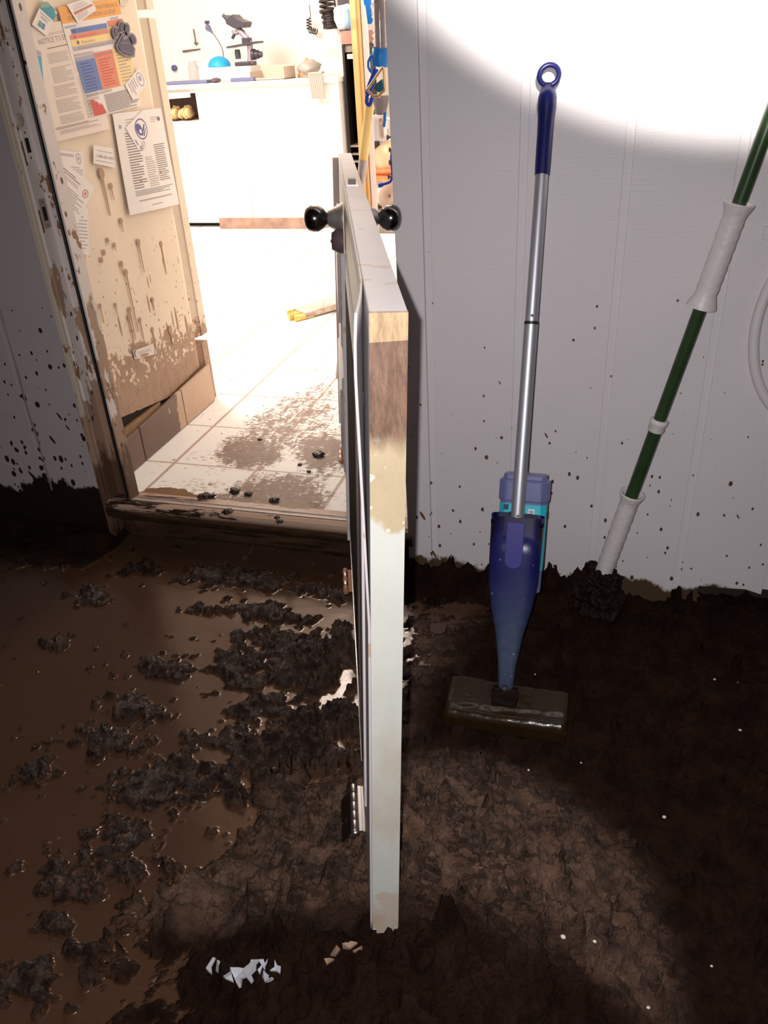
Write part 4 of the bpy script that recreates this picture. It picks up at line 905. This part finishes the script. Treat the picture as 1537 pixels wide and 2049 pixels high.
# white hose loop at the right of the wall
def smooth(pts_, n=8):
    out = []
    for i in range(len(pts_) - 1):
        p0, p1, p2, p3 = pts_[max(i - 1, 0)], pts_[i], pts_[i + 1], pts_[min(i + 2, len(pts_) - 1)]
        for k in range(n):
            t = k / n; out.append(0.5 * ((2 * p1) + (p2 - p0) * t + (2 * p0 - 5 * p1 + 4 * p2 - p3) * t * t + (3 * p1 - p0 - 3 * p2 + p3) * t ** 3))
    return out + [pts_[-1]]
hoop = [Vector((0.440 - 0.150 * math.cos(t), YW - 0.0125, 0.635 + 0.222 * math.sin(t))) for t in [i * math.pi / 28 for i in range(56)]]
ho_ = thing('hose', 'white hose looping against the white wall at the right edge', 'hose', (0.44, YW - 0.0125, 0.857))
obj('hose_loop', MB().tube(hoop, 0.0115, 14, closed=True), 'cord_white', ho_); obj('hanger', MB().tube([(0.44, YW, 0.842), (0.44, YW - 0.03, 0.842), (0.44, YW - 0.032, 0.856)], 0.003, 8), 'steel', ho_)
cp = atY(1533, 466, YW); o = solo('wall_clip', MB().box((cp.x - 0.006, YW - 0.006, cp.z - 0.014), (cp.x + 0.03, YW + 0.001, cp.z + 0.014)), 'siding', 'small painted clip on white wall above the hose', 'clip', cp, bevel=0.002)

# ================================================================== SCRAPS IN THE MUD
def mudz(x, y): return terrain(x, y)[0]
def scrap(name, polys, mat, label, cat):
    mb = MB(); c0 = None
    for poly in polys:
        ps = []
        for u, v in poly:
            z = -0.10
            for _ in range(12): p = atZ(u, v, z); z = 0.5 * z + 0.5 * mudz(p.x, p.y)
            ps.append(Vector((p.x, p.y, z + 0.006 + 0.003 * random.random())))
        c0 = c0 or ps[0]; mb.prism(ps, (0, 0, -0.004))
    return solo(name, mb, mat, label, cat, c0)
def zc(pts_, x0, y0, s): return [(x0 + a / s, y0 + b / s) for a, b in pts_]
k4 = 1537 / 380
scrap('paper_scrap', [zc(p, 380, 1860, k4) for p in ([(225, 265), (270, 290), (340, 330), (345, 390), (360, 445), (290, 410), (215, 350)], [(330, 330), (400, 325), (440, 335), (490, 290), (500, 265), (570, 260), (545, 300), (540, 340), (500, 380), (520, 430), (500, 455), (460, 400), (430, 415), (420, 480), (400, 485), (390, 420), (360, 400)], [(560, 262), (600, 258), (610, 290), (635, 260), (630, 300), (610, 345), (590, 320), (570, 380), (552, 345), (585, 310)], [(600, 350), (625, 380), (680, 412), (640, 440), (610, 440), (590, 400)], [(135, 335), (190, 245), (215, 250), (180, 320), (185, 385), (150, 355)], [(690, 265), (710, 310), (740, 320), (735, 375), (700, 350), (655, 350), (690, 325)])], 'scrap', 'torn white paper scrap lying in dark mud at bottom of view', 'paper scrap')
scrap('bark_scrap', [zc(p, 380, 1860, k4) for p in ([(1090, 260), (1140, 255), (1170, 265), (1110, 305)], [(1140, 225), (1190, 150), (1220, 185), (1180, 235)], [(1235, 135), (1310, 115), (1360, 130), (1300, 170), (1240, 165)], [(1320, 190), (1395, 155), (1400, 175), (1340, 205)])], 'scrap_tan', 'tan fibrous scraps in mud just below the door end', 'scrap')
for i, (u, v) in enumerate([(1430, 1360), (1476, 1366), (1481, 1462), (1329, 1636), (1110, 1678), (1058, 1542), (1127, 1876), (1190, 1885), (1297, 2017), (1071, 1350), (1163, 1527), (1424, 1934)]):
    z = -0.12
    for _ in range(12): p = atZ(u, v, z); z = 0.5 * z + 0.5 * mudz(p.x, p.y)
    rr_ = (0.0026, 0.0016, 0.0030, 0.0034, 0.0030, 0.0026, 0.0036, 0.0026, 0.0026, 0.0018, 0.0018, 0.002)[i]
    solo('grit_speck', MB().blob((p.x, p.y, z + rr_ * .5), (rr_ * 1.2, rr_, rr_ * .8), 0, 0.3, 2, i, 2), 'grit', 'tiny pale speck of grit on the dark mud right of the door', 'grit', (p.x, p.y, z), 'pale grit specks on the dark mud')
for i, (u, v, r) in enumerate([(638, 912, .016), (600, 931, .006), (618, 945, .006), (413, 1001, .022), (455, 1026, .012), (550, 1003, .012), (470, 985, .014), (555, 1037, .007), (520, 880, .006), (560, 1045, .008), (497, 990, .01)]):
    p = atZ(u, v, 0.0); zf = 0.0
    if p.y < 1.93: zf = 0.024
    p = atZ(u, v, zf)
    solo('mud_clod', MB().blob((p.x, p.y, zf + r * .35), (r * 1.2, r, r * .6), 0, 0.7, 2.2, i + 20, 3), 'claymud', 'dark clod of mud dropped on the muddy white tiles', 'mud clod', (p.x, p.y, zf), 'mud clods on the tiles')

# ================================================================== EXAM ROOM
YB = 6.05
def by(u, v, y=YB): return atY(u, v, y)
# bench cabinet
xl = -4.6; xr_ = by(688, 320).x; zt = 1.0
cab = thing('bench_cabinet', 'long white lab bench cabinet across the far side of bright room', 'cabinet', (xr_, YB, 0))
sx = by(504, 400).x; nx0, nx1 = -3.75, by(395, 215).x; nz0, nz1 = by(370, 243).z, by(370, 187).z
c = MB(); kz = by(400, 446).z
c.box((xl, YB, kz), (nx0, YB + 0.65, zt - 0.03)); c.box((nx1, YB, kz), (xr_, YB + 0.65, zt - 0.03)); c.box((nx0, YB, kz), (nx1, YB + 0.65, nz0)); c.box((nx0, YB, nz1), (nx1, YB + 0.65, zt - 0.03)); c.box((nx0, YB + 0.5, nz0), (nx1, YB + 0.65, nz1)); c.box((by(440, 450).x, YB + 0.02, 0), (xr_, YB + 0.6, kz))
obj('carcass', c, 'white', cab, 0.002)
obj('toe_kick', MB().box((xl, YB + 0.08, 0), (by(440, 450).x, YB + 0.6, kz)), 'voidm', cab)
obj('niche_lining', MB().box((nx0 + .002, YB + 0.10, nz0 + .001), (nx1 - .002, YB + 0.499, nz0 + .004)).box((nx1 - .006, YB + 0.01, nz0), (nx1 - .001, YB + .499, nz1)).box((nx0, YB + .49, nz0), (nx1, YB + .4995, nz1)), 'niche', cab)
c = MB(); d0 = by(345, 203); d1 = by(388, 190); c.obox((nx0, YB - 0.04, nz1 - 0.045), (nx1 - nx0 - .03, 0, 0.02), (0, 0.02, 0), (0, 0, 0.035)); obj('drawer_front', c, 'white', cab, 0.002)
obj('panel_seam', MB().obox((sx, YB - 0.0015, kz), (0.004, 0, 0), (0, 0.002, 0), (-0.02, 0, 0.34)), 'rolls', cab)
solo('worktop', MB().box((xl, YB - 0.03, zt - 0.03), (xr_ + 0.01, YB + 0.68, zt)), 'white', 'white worktop on the long lab bench', 'worktop', (xr_, YB, zt - .03), bevel=0.003)
lbp = [by(437, 441, YB - .06), by(600, 440, YB - .05), by(640, 425, YB - .02)]; c = MB()
for (a, b) in ((by(438, 440, YB - .05), by(600, 444, YB - .05)), (by(600, 444, YB - .05), by(650, 428, YB - .02))):
    c.obox(Vector((a.x, a.y, 0.0)), Vector((b.x - a.x, b.y - a.y, 0)), (0, 0.012, 0), (0, 0, max(0.075, 0.08)))
solo('loose_baseboard', c, 'loosebase', 'muddy loose baseboard strip at foot of white bench', 'baseboard', (lbp[0].x, lbp[0].y, 0), bevel=0.002)
# gloves in the niche
for i, (u, v, rx, ry, lab) in enumerate([(352, 222, .035, .06, 'yellow work glove lying left in the bench niche'), (378, 224, .03, .05, 'yellow work glove lying right in the bench niche')]):
    p = by(u, v, YB + .10); gm = MB()
    gm.blob((p.x, p.y, nz0 + .055), (rx * 1.1, .06, .045), 0, .3, 2, i, 3)
    for kf in range(4): gm.blob((p.x - .033 + kf * .021, p.y - .06, nz0 + .045 + .010 * (kf % 2)), (.012, .055, .032), 0, .2, 2, i + kf, 2)
    solo('work_glove', gm, 'glove', lab, 'glove', (p.x, p.y, nz0), 'yellow gloves in the niche')
# microscope
mo_ = by(493, 131, YB + .2); ym = YB + 0.2
mi_ = thing('microscope', 'dark grey binocular microscope on white box on the bench', 'microscope', (mo_.x, ym, mo_.z))
def mq(u, v, y=None): return by(u, v, ym if y is None else y)
def slabpx(u0, v0, u1, v1, y0, y1, mb=None):
    a, b = mq(u0, v1, (y0 + y1) / 2), mq(u1, v0, (y0 + y1) / 2); return (mb or MB()).box((a.x, y0, a.z), (b.x, y1, b.z))
obj('base', slabpx(478, 122, 506, 132, ym - .055, ym + .09), 'mic', mi_, .006)
obj('pillar', MB().tube([mq(500, 126), mq(501, 108), mq(500, 92), mq(495, 78), mq(484, 65), mq(474, 58)], [.020, .020, .022, .022, .022, .024], 14), 'mic2', mi_)
obj('arm_block', slabpx(488, 75, 501, 92, ym - .03, ym + .03), 'mic', mi_, .005)
obj('stage', MB().obox(mq(453, 97, ym - .07), Vector((mq(512, 90).x - mq(453, 97).x, 0, .022)), (0, .14, 0), (0, 0, .012)), 'mic', mi_, .002)
obj('condenser', MB().lathe(mq(477, 118), (0, 0, 1), [(.02, 0), (.022, .03), (.018, .06)], 18), 'mic', mi_)
hm = MB(); hm.prism([mq(u, v, ym - .06) for u, v in ((447, 29), (456, 36), (465, 28), (474, 37), (492, 44), (489, 55), (468, 57), (452, 48))], (0, .12, 0)); hd_ = obj('head', hm, 'mic', mi_, .006)
for yo in (-.035, .035): obj('eyepiece', MB().tube([mq(455, 40, ym + yo), mq(446, 30, ym + yo)], .012, 12), 'mic', hd_)
obj('nosepiece', MB().lathe(mq(472, 62), (-.3, 0, -1), [(.030, 0), (.032, .012), (.02, .02)], 18), 'mic2', mi_)
obj('objective_lens', MB().tube([mq(470, 67), mq(465, 77)], .011, 12), 'mic', mi_)
for a, b, r in ((505, 511, .036), (511, 518, .028), (518, 524, .020)): obj('focus_knob', MB().lathe(mq((a), 109), (1, 0, 0), [(r, 0), (r, mq(b, 109).x - mq(a, 109).x)], 20), 'mic', mi_)
# box under the microscope, dome, gooseneck
a, b = by(406, 162, ym), by(507, 132, ym)
solo('white_box', MB().box((a.x, ym - .06, zt + .001), (b.x, ym + .14, mo_.z - .001)), 'white', 'white box on the bench under the microscope', 'box', (a.x, ym, zt), bevel=0.012)
p = by(437, 132, ym + .02); rd = (by(458, 132, ym - .04).x - by(416, 132, ym - .04).x) / 2; zb_ = mo_.z
solo('cyan_dome', MB().lathe((p.x, ym + .04, zb_ + .001), (0, 0, 1), [(rd, 0), (rd * .97, rd * .25), (rd * .82, rd * .5), (rd * .55, rd * .7), (rd * .25, rd * .80), (0, rd * .82)], 28), 'cyan', 'bright cyan dome on white box left of microscope', 'dome', (p.x, ym + .04, zb_))
gn = thing('gooseneck_lamp', 'small grey gooseneck lamp with thin curved stem behind cyan dome', 'lamp', (by(447, 130, ym + .11).x, ym + .11, zb_))
obj('stem', MB().tube(smooth([by(u, v, ym + .11) for u, v in ((420, 60), (430, 72), (440, 88), (446, 102), (447, 116), (447, 131))]), .0035, 8), 'mouse', gn)
obj('lamp_head', MB().blob(by(416, 55, ym + .11), (.020, .02, .024), 0, .1, 1, 1, 3).tube([by(418, 57, ym + .11), by(425, 66, ym + .11)], [.018, .006], 12), 'slate', gn)
obj('clip', slabpx(411, 41, 418, 48, ym + .10, ym + .12), 'mic', gn, .003)
# left bench items
p = by(390, 160, ym + .1); solo('jar', MB().lathe((p.x, ym + .1, zt + .001), (0, 0, 1), [(.038, 0), (.04, .01), (.04, .10), (.03, .125), (.03, .14)], 24), 'clear', 'clear jar on the bench left of white box', 'jar', (p.x, ym + .1, zt))
a, b = by(338, 168, YB + .02), by(420, 158, YB + .02); solo('keyboard', MB().box((a.x, YB - .02, zt + .001), (b.x - .01, YB + .10, zt + .022)), 'slate', 'slate blue keyboard along the front edge of the bench', 'keyboard', (a.x, YB, zt), bevel=.004)
p = by(431, 162, YB + .03); solo('computer_mouse', MB().blob((p.x, YB + .04, zt + .016), (.036, .05, .017), 0, .05, 1, 1, 3), 'mouse', 'dark computer mouse beside the slate keyboard', 'mouse', (p.x, YB + .04, zt))
a, b = by(462, 160, YB), by(508, 154, YB); solo('blue_folder', MB().box((a.x, YB - .01, zt + .001), (b.x, YB + .03, zt + .026)), 'slate', 'low blue folder in front of the white box', 'folder', (a.x, YB, zt), bevel=.003)
p = by(350, 136, 6.74); solo('round_magnet', MB().lathe((p.x, 6.75, p.z), (0, -1, 0), [(.014, 0), (.022, .01), (.022, .03), (0, .034)], 20), 'p_navy', 'round dark blue magnet on white far wall', 'magnet', (p.x, 6.75, p.z))
hk = MB().tube([by(387, 58, 6.735), by(390, 75, 6.735), by(392, 90, 6.73)], .005, 8).tube([by(389, 85, 6.735), by(392, 90, 6.73), by(396, 85, 6.735)], .005, 8); solo('shelf_edge_vee', hk, 'mouse', 'thin dark V-shaped remnant of a shelf edge on white far wall', 'shelf edge', by(392, 90, 6.735))  # stands for the visible bits of an overexposed wall shelf edge
solo('shelf_edge_dash', MB().tube([by(366, 103, 6.735), by(401, 98, 6.735)], [.008, .004], 8), 'mouse', 'thin dark remnant of a shelf edge on far wall below the V-shaped one', 'rod', by(366, 103, 6.735))  # another bit of the overexposed shelf edge, drawn as a thin tube
# right bench items
ty = YB + .12; a, b = by(512, 163, ty), by(578, 138, ty)
tr = MB(); tr.box((a.x, ty - .1, zt + .001), (b.x, ty + .12, zt + .008)); tr.box((a.x, ty - .1, zt), (a.x + .006, ty + .12, zt + .06)); tr.box((a.x, ty + .114, zt), (b.x, ty + .12, zt + .09)); tr.box((b.x - .006, ty - .1, zt), (b.x, ty + .12, zt + .08)); tr.box((a.x, ty - .1, zt), (b.x, ty - .094, zt + .016))
solo('tray', tr, 'tray', 'open beige tray on the bench right of microscope', 'tray', (a.x, ty, zt), bevel=.002)
p = by(600, 160, ty); solo('crumpled_bag', MB().blob((p.x + .075, ty, zt + .062), (.075, .08, .045), 0, .35, 1.6, 4, 3), 'rolls', 'crumpled greyish bag on the right end of bench', 'bag', (p.x, ty, zt))
p = by(607, 150, ty + .14); q = by(607, 115, ty + .14); solo('orange_cone', MB().lathe((p.x + .01, ty + .20, zt + .001), (0, 0, 1), [(.075, 0), (.05, (q.z - zt) * .5), (.004, q.z - zt)], 16), 'cone', 'pointed orange paper cone behind the crumpled bag', 'cone', (p.x, ty + .15, zt))
a, b = by(624, 198, YB - .05), by(647, 143, YB - .05); rl = MB()
for i in range(7): rl.tube([(a.x + (b.x - a.x) * (i + .5) / 7, YB - .05, a.z), (a.x + (b.x - a.x) * (i + .5) / 7 - .012, YB - .05, b.z)], (b.x - a.x) / 12, 10)
rl.obox((a.x + .01, YB - .06, b.z - .012), (b.x - a.x - .02, 0, 0), (0, .06, 0), (0, 0, .012))
solo('fluted_holder', rl, 'rolls', 'fluted grey holder hooked over the right end of bench', 'holder', (a.x, YB - .05, a.z))
# coiled cords on the far wall
def coil(p0, p1, r, turns, tr_, jit=0.0):
    p0, p1 = Vector(p0), Vector(p1); ax_ = (p1 - p0).normalized(); s1 = ax_.cross(Vector((0, 1, 0))).normalized(); s2 = ax_.cross(s1); out = []
    for i in range(turns * 12 + 1):
        t = i / (turns * 12); an = 2 * math.pi * turns * t; out.append(p0.lerp(p1, t) + (s1 * math.cos(an) + s2 * math.sin(an)) * r * (1 + jit * noise.noise((t * 9, 0, 0))))
    return MB().tube(out, tr_, 6)
c = coil(by(652, -40, 6.6), by(655, 28, 6.6), .05, 7, .009, .4); c2 = coil(by(657, 20, 6.58), by(662, 56, 6.58), .045, 7, .011, .6)
c.add(c2.v, c2.f, 0, True); c.tube(smooth([by(u, v, 6.62) for u, v in ((666, -20), (670, 5), (671, 20), (664, 32))]), .006, 6)
solo('coiled_cord', c, 'cordblk', 'thick tangle of dark coiled cord hanging on far wall', 'cord', by(660, 56, 6.6))
c = coil(by(618, 37, 6.68), by(619, 60, 6.68), .018, 4, .004); c2 = coil(by(619, 60, 6.68), by(634, 64, 6.68), .018, 4, .004); c.add(c2.v, c2.f, 0, True); c.tube([by(619, 10, 6.69), by(622, 32, 6.69), by(618, 38, 6.68)], .003, 6)
solo('coiled_cord', c, 'cordblk', 'thin short coiled cord on far wall, left of thick tangle', 'cord', by(620, 60, 6.68))
# dark shelving right of the bench
ysf = 6.12; xs0, xs1 = xr_ + 0.02, by(716, 200, ysf).x; ztop = by(690, 62, ysf).z
sf = thing('shelf_unit', 'dark open shelf unit with reddish top rail right of bench', 'shelf', (xs0, ysf, 0))
zr = by(690, 89, ysf).z
obj('top_rail', MB().box((xs0, ysf, zr), (xs1, ysf + .5, ztop)), 'redboard', sf, .003); obj('lip', MB().box((xs0, ysf + .02, by(690, 105, ysf).z), (xs1, ysf + .05, zr - .004)), 'greyshelf', sf)
obj('back_panel', MB().box((xs0, ysf + .48, 0), (xs1, ysf + .5, zr)), 'dkshelf', sf); obj('side_panel', MB().box((xs0, ysf, 0), (xs0 + .015, ysf + .5, zr)), 'dkshelf', sf); obj('side_panel', MB().box((xs1 - .015, ysf, 0), (xs1, ysf + .5, zr)), 'dkshelf', sf)
for v in (291, 307, 322):
    z = by(700, v, ysf).z; obj('shelf_board', MB().box((xs0 + .015, ysf, z - .012), (xs1 - .015, ysf + .48, z)), 'greyshelf', sf)
a, b = by(672, 58, ysf + .1), by(699, 18, ysf + .1); bg = MB()
bg.blob(((a.x + b.x) / 2, ysf + .16, ztop + .085), (.075, .07, .072), 0, .3, 1.5, 3, 3); bo = solo('plastic_bag', bg, 'bagw', 'white and pale blue plastic bag on the reddish shelf rail', 'bag', (a.x, ysf + .14, ztop))
s_ = MB(); s_.blob(((a.x + b.x) / 2 + .045, ysf + .10, ztop + .07), (.025, .06, .065), 0, .3, 1.5, 5, 2); obj('blue_stripe', s_, 'bagb', None); bpy.data.objects['blue_stripe'].parent = bo; bpy.data.objects['blue_stripe'].location = -Vector(bo['_w'])
a, b = by(681, 24, ysf + .35), by(697, -20, ysf + .35); solo('black_box', MB().box((a.x, ysf + .30, ztop + .001), (b.x, ysf + .45, b.z)), 'mic', 'black box standing behind the plastic bag on shelf unit', 'box', (a.x, ysf + .3, ztop), bevel=.004)
# post and board
yp = 4.6
a, b = atY(708.5, 160, yp), atY(725, 160, yp); pt = MB(); pt.box((a.x, yp, 0), (a.x + (b.x - a.x) * .62, yp + .06, 2.44)); pt.box((a.x + (b.x - a.x) * .62, yp + .02, 0), (b.x, yp + .06, 2.44))
po = solo('wooden_post', pt, 'post', 'tan wooden post standing between shelf unit and pinkish board', 'post', (a.x, yp, 0), bevel=.004)
q = atY(699, 113, yp + .02); bo_ = MB().tube([(q.x - .012, yp + .03, q.z), (a.x + .01, yp + .03, q.z)], .012, 14); o = obj('bolt', bo_, 'steel'); o.parent = po; o.location = -Vector(po['_w'])
b2 = atY(737, 160, yp); solo('pinkish_board', MB().box((b.x + .004, yp + .03, 0), (b2.x, yp + .055, 2.44)), 'pinkboard', 'tall pinkish grey board beside the tan wooden post', 'board', (b.x, yp, 0), bevel=.003)
# tool handle
yh = 3.05; h0, h1 = atY(715.5, 420, yh), atY(742, 195, yh); tl = thing('tool_handle', 'yellow wooden tool handle with metal socket leaning behind the tipped door', 'tool', atY(690, 520, yh))
hd0 = (h1 - h0).normalized(); sock = atY(727.3, 319, yh); ts = (sock - h0).dot(hd0)
obj('handle', MB().tube([h0 + hd0 * ts, h1], .0165, 16), 'handle', tl); obj('socket', MB().tube([h0 - hd0 * (h0.z / hd0.z - .004), h0 + hd0 * (ts * .4), h0 + hd0 * ts], [.011, .014, .0172], 16), 'ferrule', tl)
# plank on the floor
a, b = atZ(588, 646, .0), atZ(720, 612, .0); dr_ = (b - a); dr_.z = 0; L = 1.0; dr_.normalize(); sd = Vector((-dr_.y, dr_.x, 0)); pk = thing('broken_plank', 'broken weathered plank with splintered yellow end lying on white floor', 'plank', a)
up = Vector((0, 0, 1)); rise = Vector((0, 0, .03)); obj('board', MB().obox(a + dr_ * .07 + Vector((0, 0, .006)), dr_ * L + rise, sd * .12, up * .030), 'plank', pk, .002)
spn = MB(); random.seed(3)
for i in range(9): spn.obox(a + dr_ * (.0 + .05 * random.random()) + sd * (.0133 * i) + Vector((0, 0, .004)), dr_ * .11, sd * .0128, up * (.018 + .010 * random.random()))
obj('splintered_end', spn, 'plank_raw', pk)
solo('string', MB().tube([atZ(646, 612, .045), atY(672, 555, 4.1)], .0022, 6), 'rolls', 'thin string running up from the broken plank', 'string', atZ(646, 612, .045))
# bucket, bag in it, spool on crate
yk = 6.28; kx = max(by(765, 332, yk).x, by(716, 200, 6.12).x + .17); kz_ = by(765, 333, yk).z
bk_ = thing('bucket', 'orange plastic bucket on the far floor beyond the door knob', 'bucket', (kx, yk, 0))
kr = .155; obj('bucket_body', MB().lathe((kx, yk, 0), (0, 0, 1), [(kr * .85, 0), (kr * .97, kz_ - .02), (kr * .94, kz_ - .02), (kr * .82, .01), (0, .01)], 32), 'orange', bk_); obj('rim', MB().lathe((kx, yk, kz_ - .03), (0, 0, 1), [(kr * .97, 0), (kr * 1.06, .0), (kr * 1.06, .03), (kr * .95, .03)], 32), 'orange', bk_)
obj('handle', MB().tube([(kx + kr * 1.05 * math.cos(t), yk - .02 - kr * .6 * math.sin(t), kz_ - .04 - .12 * math.sin(t)) for t in [i * math.pi / 16 for i in range(17)]], .004, 8), 'steel', bk_)
q = by(760, 283, yk); solo('peach_bag', MB().blob((kx, yk, kz_ + (q.z - kz_) * .38), (kr * .8, kr * .75, (q.z - kz_) * .62), 0, .3, 1.5, 8, 3), 'peach', 'peach coloured bag bulging out of the orange bucket', 'bag', (kx, yk, kz_))
ysp = 5.95; sc_ = by(756, 389, ysp); rsp = (by(756, 362, ysp).z - by(756, 416, ysp).z) / 2
cr_ = MB(); zcr = max(.02, sc_.z - rsp); cr_.box((sc_.x - .02, ysp - .1, 0), (sc_.x + .24, ysp + .1, zcr)); solo('crate', cr_, 'greyshelf', 'grey crate under the wire spool beyond the door knob', 'crate', (sc_.x, ysp, 0), bevel=.004)
sp_ = thing('wire_spool', 'spool of wire with brown flange in front of orange bucket', 'spool', (sc_.x, ysp, zcr))
sax = Vector((.8, -.6, 0)).normalized()
for t in (0, .13): obj('flange', MB().lathe(Vector((sc_.x, ysp, zcr + rsp)) + sax * t, sax, [(rsp, 0), (rsp, .008), (.012, .008), (.012, 0)], 32), 'spool', sp_)
obj('wire_winding', MB().lathe(Vector((sc_.x, ysp, zcr + rsp)) + sax * .008, sax, [(rsp * .75, 0), (rsp * .8, .03), (rsp * .78, .06), (rsp * .82, .09), (rsp * .75, .122)], 28), 'wire', sp_)
# ---- things hanging by the right jamb (hooks on a rail above the view)
yg = 2.45
def hg(u, v, y=yg): return atY(u, v, y)
top = hg(755, -60); rail = MB(); rail.box((top.x - .10, yg - .012, top.z + .05), (-0.40, yg + .012, top.z + .075)); solo('hook_rail', rail, 'plank', 'wooden hook rail on right wall just inside the doorway', 'rail', (-0.40, yg, top.z + .05), bevel=.002)
hz = top.z + .05
hs = thing('clear_hose', 'clear ridged plastic hose with bright blue collar hanging inside doorway', 'hose', hg(760, 130))
pr = []; a, b = hg(762, 108), Vector((hg(757, -60).x, yg, hz)); L = (b - a).length
for i in range(34): pr.append((.0200 + .0030 * math.cos(i * math.pi) - .004 * (i > 15), L * i / 33))
obj('tube', MB().lathe(a, b - a, pr, 20), 'clear', hs); obj('collar', MB().lathe(hg(760, 133), a - hg(760, 133), [(.0215, 0), (.0225, .004), (.0240, .02), (.0240, .042), (.020, .046)], 22), 'azure', hs)
obj('inner_sleeve', MB().tube([a + (b - a) * .02, b], .0105, 12), 'smoke', hs)
obj('tab', MB().tube([hg(u, v, yg - .01) for u, v in ((748, 108), (741, 114), (737, 124), (737, 134), (741, 143), (746, 145))], .0035, 8), 'azure', hs)
stp = MB()
for (p, q, wd) in (((728, -60), (736, 10), .010), ((736, 10), (741, 48), .007)):
    a, b = hg(*p), hg(*q); stp.obox(a - Vector((wd, 0, 0)), b - a, (2 * wd, 0, 0), (0, .003, 0))
solo('azure_strap', stp, 'azure', 'flat azure strap hanging left of the clear hose', 'strap', hg(741, 48))
yl = yg - .045
ls = smooth([hg(u, v, yl) for u, v in ((752, 138), (748, 152), (742, 168), (737, 185), (733.5, 200), (735, 208), (739, 210), (742.5, 204), (745, 192))]); solo('cobalt_leash', MB().tube(ls, [.0085 if i < 26 else .0048 for i in range(len(ls))], 8), 'strapblue', 'cobalt blue leash loop hanging below the blue collar', 'leash', ls[30])
yw_ = yg - .075
wf = MB(); loop = [(766, 134), (735, 180), (747, 193), (757, 193), (770.5, 180), (768, 140)]
for p, q in zip(loop, loop[1:] + loop[:1]): wf.tube([hg(*p, yw_), hg(*q, yw_)], .0034, 8)
solo('gold_hook', wf, 'gold', 'gold bent-wire frame hanging under the blue collar', 'frame', hg(767, 134, yw_))
pc = MB(); pc.prism([hg(u, v, yg - .06) for u, v in ((747, 178), (752, 168), (764, 158), (768, 178), (758, 186))], (0, .02, 0)); solo('teal_pouch', pc, 'teal', 'dark teal pouch inside the gold wire frame', 'pouch', hg(757, 184, yg - .05), bevel=.003)
a = hg(762, 190); b = hg(763, 282); fd = (b - a)
fn_ = thing('clear_bottle', 'smoky clear plastic bottle hanging below the gold wire frame', 'bottle', b)
obj('neck', MB().lathe(a, fd, [(.022, 0), (.024, fd.length * .1), (.016, fd.length * .35), (.016, fd.length * .42)], 20), 'smoke', fn_); obj('body', MB().lathe(a + fd * .40, fd, [(.016, 0), (.027, fd.length * .06), (.029, fd.length * .2), (.029, fd.length * .5), (.026, fd.length * .58), (0, fd.length * .6)], 22), 'clear', fn_)
solo('thin_blue_strap', MB().tube([hg(771, 225, yg - .04), hg(770, 240, yg - .04), hg(768.5, 254, yg - .04)], .004, 8), 'azure', 'short thin blue strap in front of clear bottle', 'strap', hg(769, 250, yg - .04))
cb = smooth([hg(u, v, 2.2) for u, v in ((788, 280), (785, 300), (783, 320), (785, 345), (782, 362), (770, 368), (758, 372))]); solo('nylon_rope', MB().tube(cb, [.0035] * (len(cb) - 6) + [.005] * 6, 8), 'strapblue', 'blue rope end hanging beside right jamb', 'rope', cb[0])
for i, (u, v) in enumerate(((775, 275), (779, 300), (779, 325), (777, 354))):
    p = atY(u, v, 1.90); nl = MB().tube([(p.x, 1.90, p.z), (-0.511, 1.90, p.z + .001)], .0022, 8).lathe((p.x, 1.90, p.z), (1, 0, 0), [(.0055, 0), (.0055, .002), (.0022, .003)], 12)
    solo('nail', nl, 'mouse', 'dark nail sticking out of the right jamb, %s of four' % ('topmost', 'second from top', 'third from top', 'lowest')[i], 'nail', (-0.511, 1.90, p.z), 'nails in the right jamb')
rc = smooth([atX(u, v, -1.60) for u, v in ((394, 525), (398, 548), (402, 572), (401, 592), (403, 615))]); 
rc = [Vector((-1.552, p.y, p.z)) for p in [atX(u, v, -1.552) for u, v in ((392, 530), (395, 550), (399, 572), (399, 592), (401, 612))]]
solo('red_rope', MB().tube(smooth([Vector((p.x, 2.803, p.z)) for p in rc]), .006, 8), 'redcord', 'short red rope hanging behind the corner trim', 'rope', rc[-1])

for o in bpy.data.objects:
    if '_w' in o: del o['_w']
